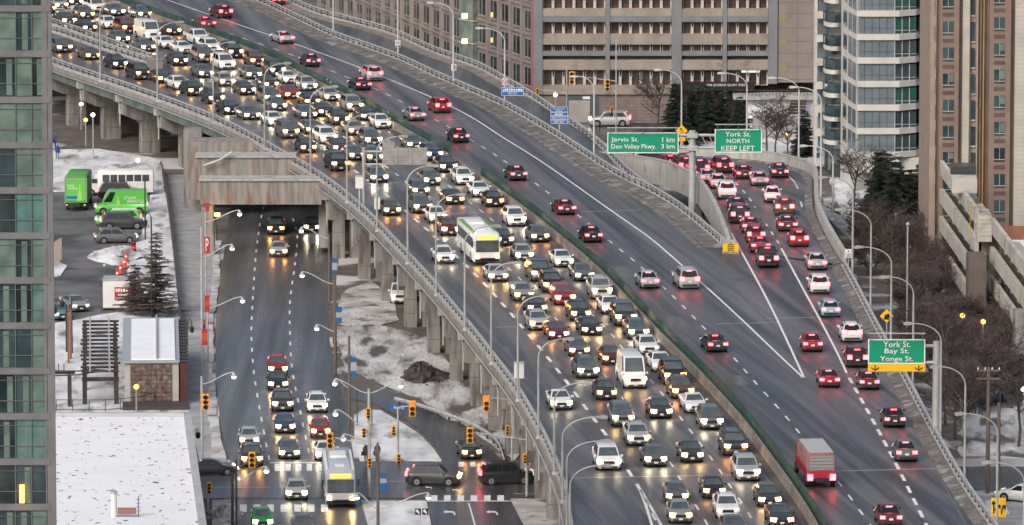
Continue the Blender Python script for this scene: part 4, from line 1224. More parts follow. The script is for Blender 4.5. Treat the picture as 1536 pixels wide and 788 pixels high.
def path_at(path, px, side=0):
    Lp = path_len(path); best = None
    for k in range(int(Lp[-1] * 2)):
        p, tg = along(path, k / 2, Lp)
        x, y = row(p)
        if best is None or abs(x - px) < best[0]: best = (abs(x - px), p, tg)
    return best[1], best[2]
rl_l = [(1273, 1222, 263), (1300, 1247, 311), (1330, 1275, 367), (1363, 1313, 406), (1404, 1349, 472), (1440, 1388, 545), (1488, 1425, 615), (1541, 1478, 688)]
for i, (bx, ex, ty) in enumerate(rl_l):
    p, tg = path_at(RIGHT, bx)
    r = Vector((-tg.y, tg.x, 0)); p = p + r * .35
    by_ = row(p)[1]; s = ppm(p.y)
    hgt = min(9.8, max(6.5, (by_ - ty) / s))
    lamp_post(p, DZ + hgt, (bx - ex) / s - .6, -r, f'grey curved lamp post on the right railing, {ordinal(i + 1)} from the top', 'lamp posts along the right railing')
for i, (bx, by, ex, ty, z, w) in enumerate([(1022, 240, 982, 103, 5, 'behind the yellow merge sign'), (1120, 240, 1077, 108, 5.6, 'behind the keep left sign'), (1198, 251, 1153, 115, 6, 'at the top of the ramp bend'),
                                          (1231, 312, 1184, 128, 8, 'tallest at the ramp bend'), (1249, 330, 1200, 217, 4, 'just outside the ramp bend'),
                                          (680, 122, 642, 3, 8, 'third on the entry ramp railing'), (757, 156, 715, 41, 8, 'above the upper blue sign'), (891, 240, 857, 113, 7.5, 'left of the wide green sign'), (597, 90, 560, -30, 8, 'carrying the square white sign'), (500, 50, 460, -60, 8, 'farthest on the entry ramp railing')]):
    p = P(bx, by, z); s = ppm(p.y)
    lamp_post(p, z + (by - ty) / s, (bx - ex) / s - .6, (-1, 0, 0), f'pale curved lamp post {w}', 'lamp posts along the ramps', m=mat('lamp_pole_pale', (.55, .56, .55), rough=.5, metal=.2))
# lower road lamps with swan-neck arms and bell heads
BELL = MB().lathe([(.03, .25), (.12, .18), (.16, .05), (.3, -.05), (.26, -.12), (.05, -.14)], 10).mesh('lamp_bell', STEEL, 40)
BELLG = MB().lathe([(.05, -.13), (.2, -.14), (.17, -.28), (.05, -.33)], 10)
def swan_lamp(bx, by, top_y, arms, label, lit=True, m=WOODP, r=.14, name='swan_neck_lamp'):
    p = P(bx, by, .1); s = ppm(p.y)
    h = (by - top_y) / s
    t = thing(name, label, 'street lamp', p, group='swan-neck lamps on the lower road')
    link('pole', MB().tube([(0, 0, 0), (0, 0, h)], r, 8, r2=r * .75).mesh('pole', m, 40), t)
    for ex, ey, ay in arms:
        dx = (ex - bx) / s; z1 = (by - ey) / s; z0 = (by - ay) / s
        pts = []
        for k in range(9):
            a = k / 8
            sm = a * a * (3 - 2 * a)
            pts.append((dx * a, 0, z0 + (z1 + .25 - z0) * sm))
        ar = link('arm', MB().tube(pts, .055, 6).mesh('arm', STEEL, 40), t)
        hd = link('lamp_head', BELL, t, (dx, 0, z1))
        link('globe', BELLG.mesh('globe', LAMPL if lit else LENS), hd)
    return t
swan_lamp(303.5, 560, 335, [(350, 366, 382)], 'lamp post with a white swan-neck arm by the red banner', m=STEEL)
swan_lamp(309, 470, 308, [(361, 316, 330)], 'swan-neck lamp nearest the concrete portal pillar', m=STEEL, r=.1)
swan_lamp(312, 545, 452, [(365, 447, 460)], 'low swan-neck lamp between the two hanging banners', m=STEEL, r=.1)
swan_lamp(303, 660, 562, [(352, 560, 574)], 'lit swan-neck lamp beside the sidewalk signal', m=STEEL)
swan_lamp(349, 800, 706, [(401, 701, 722)], 'swan-neck lamp at the bottom left corner of the junction', m=STEELD)
swan_lamp(494, 455, 350, [(452, 342, 356)], 'swan-neck lamp on the brown post under the viaduct', lit=True)
swan_lamp(501, 515, 418, [(453, 409, 424)], 'swan-neck lamp on the pole with the upper blue banner')
swan_lamp(503, 560, 492, [(475, 489, 496)], 'short swan-neck lamp below the lower blue banner')
swan_lamp(524, 640, 500, [(503, 570, 580)], 'tall wooden pole with a small lamp beside the back of a sign')
swan_lamp(553, 690, 580, [(502, 570, 587), (602, 573, 587)], 'double-armed swan-neck lamp above the pedestrians', m=STEEL, r=.1)
swan_lamp(553, 745, 655, [(503, 615, 640), (515, 653, 660)], 'signal post lamp with two left arms at the junction', m=STEEL, r=.1)
swan_lamp(567, 800, 660, [(535, 742, 762), (644, 742, 762)], 'double-armed lamp on the wooden pole at the bottom', m=WOODP)
# park lanterns
def lantern(bx, by, ty, arms, label, m=STEELD):
    p = P(bx, by, .1); s = ppm(p.y); h = (by - ty) / s
    t = thing('lantern_post', label, 'street lamp', p)
    link('pole', MB().tube([(0, 0, 0), (0, 0, h)], .1, 8, r2=.07).mesh('pole', m, 40), t)
    for dx in arms:
        pts = [(dx * (1 - cos(a * pi / 8)) / 2, 0, h - .3 + .7 * sin(a * pi / 8)) for a in range(9)]
        link('arm', MB().tube(pts, .05, 6).mesh('arm', m, 40), t)
        link('lantern', MB().lathe([(.05, .1), (.22, -.1), (.2, -.5), (.08, -.6)], 8).mesh('lantern', BLACKP), t, (dx, 0, h - .35))
lantern(108, 530, 445, [-.9], 'black lantern post behind the pair of rusty posts')
lantern(100, 528, 455, [-1.1], 'shorter black lantern post beside the glass tower')
lantern(228, 478, 322, [-.6], 'black lantern mast rising beside the larch tree')
lantern(281, 520, 484, [.45], 'small black lantern leaning over the sidewalk')
def globe_lamp(bx, by, ty, lit, label, m=POLE, rr=.24):
    p = P(bx, by, .1); s = ppm(p.y); h = (by - ty) / s
    t = thing('globe_lamp', label, 'street lamp', p)
    link('pole', MB().tube([(0, 0, 0), (0, 0, h)], .08, 8).mesh('pole', m, 40), t)
    link('globe', MB().lathe([(.02, -rr), (rr * .8, -rr * .6), (rr, 0), (rr * .8, rr * .6), (.02, rr)], 12).mesh('globe', lit, 60), t, (0, 0, h + rr * .8))
globe_lamp(205, 640, 582, LAMPO, 'orange globe lamp in front of the ivy pavilion')
globe_lamp(122, 195, 158, LAMPL, 'white globe lamp farthest left under the viaduct')
globe_lamp(129, 220, 182, LAMPO, 'orange globe lamp under the viaduct')
globe_lamp(140, 240, 174, LAMPL, 'tall lamp with pale head before the first viaduct column')
globe_lamp(207, 262, 243, LAMPL, 'low white globe lamp behind the shuttle bus')
globe_lamp(218, 360, 262, STEELD, 'dark mast standing in front of the green van', m=STEELD, rr=.05)
globe_lamp(1443, 545, 475, LAMPO, 'left of the two orange lamps in the brush')
globe_lamp(1474, 560, 484, LAMPO, 'right of the two orange lamps in the brush')
globe_lamp(1535, 640, 586, LAMPL, 'white globe lamp at the far right behind the wires')
globe_lamp(1389, 262, 198, LAMPO, 'orange entrance lamp at the brick base of the white tower')
globe_lamp(1181, 215, 204, LAMPO, 'small warm lamp behind the bare trees')
globe_lamp(833, 200, 144, LAMPL, 'bright white lamp in front of the garage wall')
globe_lamp(541, 60, 6, LAMPO, 'orange street lamp high over the entry ramp')
globe_lamp(562, 60, 8, LAMPL, 'smaller white lamp beside the orange one at the top')
globe_lamp(1343, 372, 321, STEEL, 'flat-topped park light in the brush bank', rr=.12)
globe_lamp(1360, 520, 335, STEEL, 'tall camera mast among the right lamp posts', rr=.2)
# ================================================================ SIGNS
def board(name, x0, x1, y0, y1, Y, m, parent, border=True, bw=.09):
    o = prect(name, x0, x1, y0, y1, Y, .08, m, parent)
    if border:
        a, b = Q(x0, y1, Y - .012), Q(x1, y0, Y - .012)
        w = bw
        mb = MB()
        for c, d in (((a.x + b.x) / 2, a.z + w / 2), ((a.x + b.x) / 2, b.z - w / 2)): mb.box((c, Y - .012, d), (b.x - a.x, .02, w))
        for c in (a.x + w / 2, b.x - w / 2): mb.box((c, Y - .0125, (a.z + b.z) / 2), (w, .02, b.z - a.z - 2 * w))
        mb.build(name + '_border', SIGNW, parent)
    return o
def worn_print(x0, x1, y0, y1, Y, m, parent, n):
    # print too small to read: short strokes of uneven length
    rw = random.Random(int(x0 * 7 + y0)); x = x0; mb = MB()
    while x < x1:
        w = (x1 - x0) / n * rw.uniform(.5, 1.1); a_, b_ = Q(x, y1, Y), Q(min(x + w, x1), y0 + (y1 - y0) * rw.uniform(0, .35), Y)
        mb.box(((a_.x + b_.x) / 2, Y, (a_.z + b_.z) / 2), (max(b_.x - a_.x, .02), .02, b_.z - a_.z)); x += w + (x1 - x0) / n * rw.uniform(.2, .5)
    return mb.build('print_marks', m, parent)
# cantilever sign over the ramp split
pp = P(1038, 322, 5.0); YS = pp.y
t = thing('overhead_sign', 'cantilever sign post with two green exit boards over the ramp split', 'road sign', (pp.x, pp.y, 0))
a = Q(1038, 196, YS)
MB().tube([(pp.x, YS, 0), (pp.x, YS, a.z)], .42, 12, r2=.36).build('post', STEEL, t, 40)
ubox('post_collar', (pp.x, YS, Q(0, 203, YS).z), (1.1, 1.0, .5), STEEL, t)
ubox('post_collar', (pp.x, YS, Q(0, 222, YS).z), (1.1, 1.0, .5), STEEL, t)
for yy in (203, 222):
    MB().tube([Q(915, yy, YS - .0), Q(1138, yy, YS - .0)], .16, 6).build('chord', STEEL, t, 40)
for x0, x1 in [(1052, 1066), (1066, 1052)]:
    pass
for k, x in enumerate((1018, 1028, 1052, 1063, 1074)):
    MB().tube([Q(x, 203, YS), Q(x + 10, 222, YS)], .05, 5).build('brace', STEEL, t)
for x0, x1, y0, y1 in ((911, 1018, 199, 230), (1072, 1143, 194, 229)):
    board('sign_board', x0, x1, y0, y1, YS - .35, SIGNG, t)
    MB().tube([Q(x0, y0 - 7, YS - 1.2), Q(x1, y0 - 7, YS - 1.2)], .06, 5).build('light_rail', STEEL, t)
    for x in (x0 + 4, (x0 + x1) / 2, x1 - 4): MB().tube([Q(x, y0 - 7, YS - 1.2), Q(x, y0 + 2, YS - .3)], .04, 5).build('bracket', STEEL, t)
for body, x0, x1, y0, y1 in [('Jarvis St.', 917, 958, 206, 214.5), ('1 km', 993.5, 1012, 206, 213.5), ('Don Valley Pkwy.', 917, 984, 216.5, 225.5), ('3 km', 992, 1012, 216.5, 223.5),
                             ('York St.', 1088, 1126, 198, 205), ('NORTH', 1090, 1124, 208.5, 215), ('KEEP LEFT', 1082, 1132, 219, 226.5)]:
    text(body, 'lettering', x0, x1, y0, y1, YS - .385, SIGNW, t)
# single board on the right railing
pp = P(1404, 655, DZ); Y2 = pp.y
t = thing('overhead_sign', 'cantilever post with a green and yellow three-street exit board', 'road sign', (pp.x, pp.y, 0))
MB().tube([(pp.x, Y2, 0), (pp.x, Y2, Q(0, 512, Y2).z)], .36, 12, r2=.32).build('post', POLE, t, 40)
for yy in (519, 544):
    MB().tube([Q(1306, yy, Y2), Q(1404, yy, Y2)], .14, 6).build('chord', STEEL, t, 40)
board('sign_board', 1302, 1388, 509, 546, Y2 - .3, SIGNG, t)
board('lane_board', 1302, 1388, 546.4, 557.5, Y2 - .3, SIGNY, t, False)
MB().tube([Q(1302, 500.5, Y2 - 1.1), Q(1388, 500.5, Y2 - 1.1)], .06, 5).build('light_rail', STEEL, t)
for x in (1306, 1384): MB().tube([Q(x, 500.5, Y2 - 1.1), Q(x, 511, Y2 - .3)], .04, 5).build('bracket', STEEL, t)
for body, x0, x1, y0, y1 in [('York St.', 1325, 1366, 512.5, 521), ('Bay St.', 1327, 1364, 523, 532.5), ('Yonge St.', 1320, 1370, 534.5, 544.5)]:
    text(body, 'lettering', x0, x1, y0, y1, Y2 - .335, SIGNW, t)
def arrow(pts, Y, w, parent, m=BLACK, name='arrow'):
    mb = MB()
    for a, b in pts: mb.bar(Q(*a, Y), Q(*b, Y), .03, w)
    return mb.build(name, m, parent)
for cx in (1312.5, 1378): arrow([((cx, 548), (cx, 555.5)), ((cx - 6, 551.5), (cx, 555.7)), ((cx + 6, 551.5), (cx, 555.7))], Y2 - .34, .08, t)
# back of the sign over the jam
pp = P(546, 315, DZ); Y3 = pp.y
t = thing('overhead_sign', 'back of a ribbed grey sign hung over the jam on a cantilever post', 'road sign', (pp.x, pp.y, DZ))
MB().tube([(pp.x, Y3, DZ - 1.5), (pp.x, Y3, Q(0, 221, Y3).z)], .2, 10).build('post', POLE, t, 40)
for yy in (227.5, 246.5): MB().tube([Q(546, yy, Y3), Q(640, yy, Y3)], .1, 6).build('chord', STEEL, t, 40)
RIB = mat('sign_back', (.34, .335, .33), (.27, .265, .26), rough=.6, metal=.3, scale=1)
for k in range(8): prect('panel_rib', 573, 641, 222 + k * 3.2, 224.9 + k * 3.2, Y3 - .2 - .03 * (k % 2), .08, RIB, t)
prect('top_panel', 574, 592, 212.5, 221.5, Y3 - .2, .08, RIB, t)
for x in (594, 616): prect('stiffener', x, x + .9, 222, 247, Y3 - .3, .08, STEEL, t)
for x0, x1, y0, y1, base, w in [(533, 545, 265, 283, 320, 'on the near railing below the ribbed sign'), (561.5, 570, 296.5, 314, 345, 'just right of the ribbed sign post'), (771, 786, 545, 568, 600, 'on the near railing above the junction')]:
    p = P((x0 + x1) / 2, base, DZ)
    t = thing('cabinet', f'white equipment cabinet on a post {w}', 'cabinet', p, group='white cabinets on the near railing')
    prect('box', x0, x1, y0, y1, p.y, .5, WHITEP, t); prect('lid', x0 - .5, x1 + .5, y0 - 1, y0 - .05, p.y - .05, .6, STEEL, t)
    prect('post', (x0 + x1) / 2 - 1, (x0 + x1) / 2 + 1, y1, base, p.y + .2, .12, STEEL, t)
# blue signs
def blue_sign(bx, by, boards, label, z=DZ):
    p = P(bx, by, z)
    t = thing('blue_sign', label, 'road sign', p)
    y1 = max(b[3] for b in boards)
    prect('post', bx - 1.1, bx + 1.1, min(b[2] for b in boards), by, p.y, .15, STEEL, t)
    for x0, x1, y0, y1, lines in boards:
        board('board', x0, x1, y0, y1, p.y - .15, SIGNB, t, bw=.03)
        for body, a, b, c, d in lines:
            if body: text(body, 'lettering', a, b, c, d, p.y - .18, SIGNW, t)
            else: worn_print(a, b, c, d, p.y - .18, SIGNW, t, 9)
    return t
blue_sign(757, 156, [(752.5, 785.5, 131.5, 137.2, [('', 755, 783.5, 133, 136)]), (752.5, 785.5, 137.6, 143.5, [('NEXT EXIT', 762, 776, 139, 142)])], 'small blue sign with two lines above the entry ramp')
blue_sign(839, 203, [(826, 851.5, 160.5, 168.2, [('St. Lawrence', 830, 847, 162, 164.3), ('Market', 834, 843, 165, 167.2)]), (826, 851.5, 168.6, 174.2, [('', 832, 844.5, 170, 173)]), (826, 851.5, 174.5, 180, [('Port of Toronto', 828.5, 849, 175.7, 178.7)]), (826, 851.5, 180.3, 185.8, [('NEXT EXIT', 831, 846, 181.7, 184.5)])], 'tall stack of four blue boards beside the entry ramp')
# yellow diamonds and plates
def diamond(cx, cy, r, by, z, label, glyph):
    p = P(cx, by, z); Y = p.y
    t = thing('warning_sign', label, 'road sign', p)
    prect('post', cx - .9, cx + .9, cy, by, Y, .1, STEEL, t)
    k = r / ppm(Y); c = Q(cx, cy, Y)
    mb = MB(); mb.loft([[(c.x - k, y, c.z), (c.x, y, c.z - k), (c.x + k, y, c.z), (c.x, y, c.z + k)] for y in (Y - .1, Y - .06)]); mb.build('plate', SIGNY, t)
    mb = MB()
    for a, b, w in glyph: mb.bar((c.x + a[0] * k, Y - .115, c.z + a[1] * k), (c.x + b[0] * k, Y - .115, c.z + b[1] * k), .02, w * k)
    mb.build('symbol', BLACK, t)
    return t
diamond(1330, 474, 10.5, 505, DZ, 'yellow diamond with a truck-on-slope symbol on the right railing', [((-.35, -.3), (.4, -.02), .3), ((-.45, -.42), (.4, -.42), .2), ((-.3, -.02), (-.05, .1), .3), ((.0, .1), (.35, .22), .4), ((.3, -.3), (.4, -.3), .35)])
t = diamond(1022.5, 196, 9, 240, 5, 'yellow merge diamond over the wide green sign', [((-.15, -.5), (-.15, .4), .12), ((.25, -.5), (.0, .4), .12), ((-.3, .15), (-.15, .45), .12)])
Y = t.location.y; prect('lower_plate', 1017, 1028, 206, 212, Y - .12, .04, SIGNY, t)
p = P(1005, 252, 5.6); t = thing('warning_sign', 'square yellow plate standing among the red taillights', 'road sign', p)
prect('plate', 999.5, 1011.5, 230.5, 241, p.y, .05, SIGNY, t); prect('post', 1004.5, 1006.5, 241, 252, p.y + .02, .08, STEEL, t)
arrow([((1005, 233), (1005, 239)), ((1003, 236), (1008, 236))], p.y - .03, .07, t)
p = P(1497, 790, DZ); Y = p.y
t = thing('lane_sign', 'yellow board with black lane arrows at the right bottom corner', 'road sign', p)
prect('board', 1486.5, 1509, 747, 776, Y, .06, SIGNY, t); prect('post', 1496, 1498, 776, 800, Y + .05, .1, STEEL, t)
arrow([((1490.5, 770), (1490.5, 753)), ((1488, 756.5), (1490.5, 752)), ((1493, 756.5), (1490.5, 752)), ((1490.5, 766), (1499, 759)), ((1495, 759), (1500, 758)), ((1499.5, 763), (1500, 758)), ((1502, 771), (1503, 763)), ((1503, 763), (1507, 760)), ((1503, 759), (1508, 759)), ((1507, 765), (1508, 759))], Y - .03, .1, t)
# plain white plates
def plate_sign(x0, x1, y0, y1, by, z, label, txt=None, m=SIGNW, bar=None, ring_=False, tm=None):
    p = P((x0 + x1) / 2, by, z); Y = p.y
    t = thing('plate_sign', label, 'road sign', p)
    prect('post', (x0 + x1) / 2 - .8, (x0 + x1) / 2 + .8, y0, by, Y + .06, .08, STEEL, t)
    prect('plate', x0, x1, y0, y1, Y, .04, m, t)
    if txt:
        for body, a, b, c, d in txt:
            if body: text(body, 'lettering', a, b, c, d, Y - .03, tm or BLACK, t)
            else: worn_print(a, b, c, d, Y - .03, tm or BLACK, t, 4)
    if bar: prect('black_bar', x0 + .4, x1 - .4, bar[0], bar[1], Y - .02, .03, BLACK, t)
    if ring_:
        c = Q((x0 + x1) / 2, (y0 + y1) / 2, Y); k = (y1 - y0) / ppm(Y) * .4
        mb = MB(); n = 16
        mb.loft([[(c.x + rr * k * cos(2 * pi * j / n), Y - .02 - dy, c.z + rr * k * sin(2 * pi * j / n)) for j in range(n)] for rr, dy in ((1, 0), (1, .02), (.7, .02), (.7, 0))], cap=False)
        mb.bar((c.x - .6 * k, Y - .03, c.z + .6 * k), (c.x + .6 * k, Y - .03, c.z - .6 * k), .02, .16 * k)
        mb.build('prohibition_ring', SIGNR, t)
    return t
plate_sign(1268, 1277, 374, 387, 398, DZ, 'white speed limit plate reading fifty at the right railing', [('50', 1269.3, 1275.8, 380, 386), ('+', 1270.8, 1274.2, 375.2, 378.7)])
plate_sign(593, 600.5, 61, 71.5, 88, DZ, 'white plate with a black foot on the first ramp lamp post', bar=(68.5, 71), txt=[('', 594, 599.5, 63, 66)])
plate_sign(677, 684.5, 96.5, 106, 121, DZ, 'white speed plate on the second ramp lamp post', [('90', 678.5, 683, 98.5, 104)])
plate_sign(753, 761, 118, 127.5, 150, DZ, 'white plate with a red prohibition ring above the upper blue sign', ring_=True)
plate_sign(742, 750, 607, 616, 640, .1, 'no-stopping plate on the viaduct column', ring_=True)
plate_sign(752, 760, 608, 615, 640, .1, 'narrow white plate beside the no-stopping plate', [('', 753, 759, 610, 613)])
plate_sign(787, 796, 695, 706, 745, .1, 'no-turn plate on the pole by the black sport utility', ring_=True)
p = P(631, 800, .1); t = thing('lane_sign', 'pair of black plates with white left-turn arrows', 'road sign', p)
for x0 in (622.5, 633.5):
    prect('plate', x0, x0 + 9, 763, 772.5, p.y, .05, BLACK, t)
    arrow([((x0 + 6, 771), (x0 + 5.2, 767)), ((x0 + 5.2, 767), (x0 + 3, 766.5)), ((x0 + 1.5, 766.5), (x0 + 4.5, 764.5)), ((x0 + 1.5, 766.5), (x0 + 4.5, 769))], p.y - .03, .09, t, SIGNW)
prect('post', 629.5, 631.2, 772, 800, p.y + .1, .08, STEEL, t)
# back of a dark sign by the slip road
p = P(548, 640, .1); t = thing('sign_back', 'dark louvred back of a sign beside the slip road', 'road sign', p)
for k in range(4): prect('louvre', 529, 562, 569 + k * 3.5, 572 + k * 3.5, p.y, .1, mat('sign_back_dark', (.09, .085, .085), rough=.6), t)
prect('upper_panel', 552, 562, 556, 568.6, p.y, .1, RIB, t)
for x in (535, 557): prect('post', x, x + 1.6, 583, 640, p.y + .12, .1, STEELD, t)
# street name blade
p = P(597, 690, .16); t = thing('street_name_sign', 'blue street name blade on the signal pole by the snowy island', 'road sign', p)
prect('blade', 583, 610.5, 608, 615, p.y - .1, .05, SIGNB, t); text('Rees St', 'lettering', 591, 606, 609, 614, p.y - .13, SIGNW, t)
prect('bracket', 595, 597, 615, 618, p.y - .08, .05, STEEL, t)

# ================================================================ TRAFFIC SIGNALS
REDON = mat('signal_red_lit', (.9, .1, .05), emit=(1.0, .035, .008), estr=4.0)
GREENON = mat('signal_dark_lens', (.03, .02, .02), rough=.3)
def signal_head(cx, cy, hpx, Y, parent, red=False, side=0):
    k = hpx / ppm(Y); c = Q(cx, cy, Y); w = k * .42
    hd = ubox('signal_head', (c.x, Y, c.z), (w, .3, k), SIGY, parent)
    for j in range(3):
        z = (1 - j) * k * .31
        ln = MB().lathe([(.02, 0), (w * .36, 0), (w * .36, .05), (.02, .06)], 10)
        me = ln.mesh('lens', REDON if (red and j == 0) else GREENON)
        o = link('lens', me, parent, Vector((c.x, Y - .16, c.z + z)) - Vector(parent.location), (pi / 2, 0, 0))
        vz = MB()
        n = 7
        vz.loft([[(w * .42 * cos(pi * i / (n - 1)), y, w * .42 * sin(pi * i / (n - 1))) for i in range(n)] + [(w * .38 * cos(pi * i / (n - 1)), y, w * .38 * sin(pi * i / (n - 1))) for i in reversed(range(n))] for y in (0, -.22)])
        link('visor', vz.mesh('visor', SIGY), parent, Vector((c.x, Y - .15, c.z + z)) - Vector(parent.location))
def signal(px, by, z, top, heads, label, arm=None, m=STEEL, r=.1):
    p = P(px, by, z); Y = p.y
    t = thing('traffic_signal', label, 'traffic light', p)
    MB().tube([(p.x, Y, z), (p.x, Y, Q(px, top, Y).z)], r, 8, r2=r * .8).build('pole', m, t, 40)
    for cx, cy, hp, red in heads: signal_head(cx, cy, hp, Y - .25, t, red)
    if arm:
        for a in arm: MB().tube([Q(a[0], a[1], Y), Q(a[2], a[3], Y)], .06, 6, r2=.045).build('mast_arm', m, t, 40)
    return t
signal(303.5, 700, .13, 590, [(308.5, 603, 24, False)], 'yellow signal head on the sidewalk pole at the left')
signal(355, 800, .14, 690, [(378, 690, 24, False)], 'yellow signal hanging over the left lane at the zebra crossing', arm=[(355, 703, 378, 690)], m=STEELD)
signal(312, 768, .13, 724, [(314, 732, 17, False)], 'small yellow signal at the left edge of the junction')
signal(554, 690, .16, 585, [(552.5, 620, 16, False), (546, 649, 15, False)], 'signal post with two side-on heads on the snowy island')
signal(597, 692, .16, 612, [(618.5, 613, 24, True), (590.5, 646, 14, False), (598, 688, 15, False)], 'red signal hanging over the slip road', arm=[(597, 612, 618, 608)])
signal(555, 745, .14, 655, [(495, 661, 24, False), (554.5, 694, 15, False)], 'yellow signal reaching over the lower road right lane', arm=[(555, 668, 495, 655)])
signal(768, 700, .1, 560, [(729.5, 605, 24, True), (761, 645, 14, False)], 'red signal hung before the viaduct columns', arm=[(768, 600, 729, 596)])
signal(790, 745, .14, 650, [(705, 653, 24, False), (787, 688, 14, False)], 'yellow signal over the waiting slip road car', arm=[(790, 660, 705, 648)])
signal(924, 215, .02, 60, [(857.5, 117, 19, False), (911, 128, 18, False), (917.5, 165, 10, False)], 'pair of yellow signals in front of the garage', arm=[(924, 122, 855, 113), (924, 140, 908, 122)])
signal(850, 192, .02, 95, [(806, 138, 11, False)], 'orange signal half hidden by the entry ramp railing', arm=[(850, 140, 806, 134)])

# banners
def banner(px, y0, y1, w, by, cols, label, z=.1, letter=None):
    p = P(px, by, z); Y = p.y - .1
    t = thing('banner', label, 'banner', Q(px, y0, Y), group=None)
    n = len(cols); w *= .8; y1 = y0 + (y1 - y0) * .9
    for k, m in enumerate(cols):
        a = y0 + (y1 - y0) * k / n; b = y0 + (y1 - y0) * (k + 1) / n
        prect('cloth_panel', px, px + w, a, b - .02, Y, .03, m, t)
    if letter: text(letter, 'lettering', px + w * .25, px + w * .75, y0 + 2, y1 - 2, Y - .03, SIGNW, t)
    MB().tube([Q(px - 2, y0, Y + .02), Q(px + w, y0, Y + .02)], .03, 5).build('bracket', STEELD, t)
    MB().tube([Q(px - 2, y1, Y + .02), Q(px + w, y1, Y + .02)], .03, 5).build('bracket', STEELD, t)
ORNG = mat('banner_orange', (.40, .075, .018), rough=.7)
BWH = mat('banner_white', (.30, .34, .38), rough=.7); BBL = mat('banner_blue', (.015, .10, .26), rough=.7)
banner(306.5, 356, 382, 10.5, 560, [SIGNR], 'red banner with a white letter on the upper lamp post', letter='P')
banner(308, 305, 318, 7, 470, [SIGNR], 'small red banner on the portal pillar')
banner(307, 444, 470, 9, 560, [SIGNR, ORNG, SIGNR], 'striped red banner halfway down the sidewalk')
banner(302.5, 480, 496, 7, 555, [SIGNR, BLACK], 'short dark red banner on the sidewalk pole')
banner(302.5, 494, 520, 11, 600, [SIGNR, ORNG, ORNG, SIGNR], 'red and orange banner lowest on the sidewalk pole')
banner(498, 389, 413, 10, 515, [BBL, BWH, BWH, BBL], 'blue and white banner on the pole under the viaduct')
banner(504, 461, 487, 11, 560, [BBL, BWH, BBL], 'blue banner lower on the wooden pole')
banner(526, 537, 566, 11, 640, [BBL, BWH, BWH, BBL], 'white banner with blue ends beside the slip road')
banner(570, 711, 742, 12, 800, [BBL, BWH, BBL, BBL], 'blue banner on the wooden pole at the junction')
# wooden utility poles
def util_pole(px, by, ty, label, cross=True, z=0.0, r=.16):
    p = P(px, by, z); s = ppm(p.y); h = (by - ty) / s
    t = thing('utility_pole', label, 'utility pole', p)
    link('shaft', MB().tube([(0, 0, 0), (0, 0, h)], r, 8, r2=r * .7).mesh('shaft', WOODP, 40), t)
    if cross:
        for k in (.3, 1.0): link('crossarm', MB().box((0, -.15, h - k), (2.0, .12, .14)).mesh('crossarm', WOODP), t)
        for x in (-.9, -.3, .3, .9): link('insulator', MB().lathe([(.05, 0), (.07, .1), (.04, .2)], 6).mesh('insulator', WHITEP), t, (x, -.15, h - .22))
    return t
util_pole(1481, 740, 545, 'left of the two dark wooden poles at the right edge', r=.2)
util_pole(1497, 748, 600, 'right of the two dark wooden poles at the right edge', cross=False, r=.2)
util_pole(503, 540, 410, 'brown wooden pole between the lower road and the first snow strip', cross=False)
for k, (x0, y0, x1, y1) in enumerate([(1481, 552, 1560, 562), (1481, 560, 1560, 580), (1481, 575, 1560, 600), (1481, 552, 1470, 640)]):
    Yw = P(1481, 740, 0).y
    o = MB().tube([Q(x0, y0, Yw), Q((x0 + x1) / 2, (y0 + y1) / 2 + 3, Yw), Q(x1, y1, Yw)], .02, 4).build('overhead_wire', BLACK)
    tag(o, f'thin overhead wire at the right edge, {ordinal(k + 1)} from the top of the wooden pole', 'wire', 'wires from the wooden pole')

# guard rail along the slip road
t = thing('guard_rail', 'curved steel guard rail on posts beside the slip road', 'guard rail', P(690, 645, 0))
gp = smooth_path([P(x, y, .8) for x, y in [(592, 598), (620, 605), (660, 618), (700, 633), (730, 648), (748, 665), (757, 690)]], 1.0)
sweep(MB(), gp, [(-.04, -.18), (.04, -.1), (-.04, 0), (.04, .1), (-.04, .18), (-.1, .0)]).build('rail', STEEL, t)
L = path_len(gp); d = .5
while d < L[-1]:
    p, tg = along(gp, d, L)
    ubox('post', (p.x + .15, p.y + .1, .4), (.2, .2, .9), STEELD, t); d += 2.4

# ================================================================ PEOPLE
def person_mesh():
    me = bpy.data.meshes.new('body')
    V = [(0, 0, .95), (0, 0, 1.18), (0, 0, 1.42), (0, -.01, 1.52), (0, -.02, 1.62), (0, -.02, 1.74),
         (.1, 0, .9), (.11, -.02, .5), (.11, .0, .08), (.12, -.14, .04),
         (-.1, 0, .9), (-.12, .03, .5), (-.12, .05, .08), (-.13, -.09, .04),
         (.2, 0, 1.4), (.26, .02, 1.14), (.24, -.08, .9), (.23, -.1, .8),
         (-.2, 0, 1.4), (-.26, .02, 1.14), (-.24, -.08, .9), (-.23, -.1, .8)]
    E = [(0, 1), (1, 2), (2, 3), (3, 4), (4, 5), (0, 6), (6, 7), (7, 8), (8, 9), (0, 10), (10, 11), (11, 12), (12, 13), (2, 14), (14, 15), (15, 16), (16, 17), (2, 18), (18, 19), (19, 20), (20, 21)]
    R = [.17, .18, .17, .065, .1, .09, .11, .075, .055, .04, .11, .075, .055, .04, .085, .065, .05, .045, .085, .065, .05, .045]
    me.from_pydata(V, E, [])
    o = bpy.data.objects.new('tmp', me); COL.objects.link(o)
    md = o.modifiers.new('skin', 'SKIN')
    o.modifiers.new('sub', 'SUBSURF').levels = 1
    for i, sv in enumerate(me.skin_vertices[0].data):
        sv.radius = (R[i], R[i] * .8)
        sv.use_root = (i == 0)
    bpy.context.view_layer.update()
    out = bpy.data.meshes.new_from_object(o.evaluated_get(bpy.context.evaluated_depsgraph_get()))
    bpy.data.objects.remove(o)
    return out
PM = person_mesh()
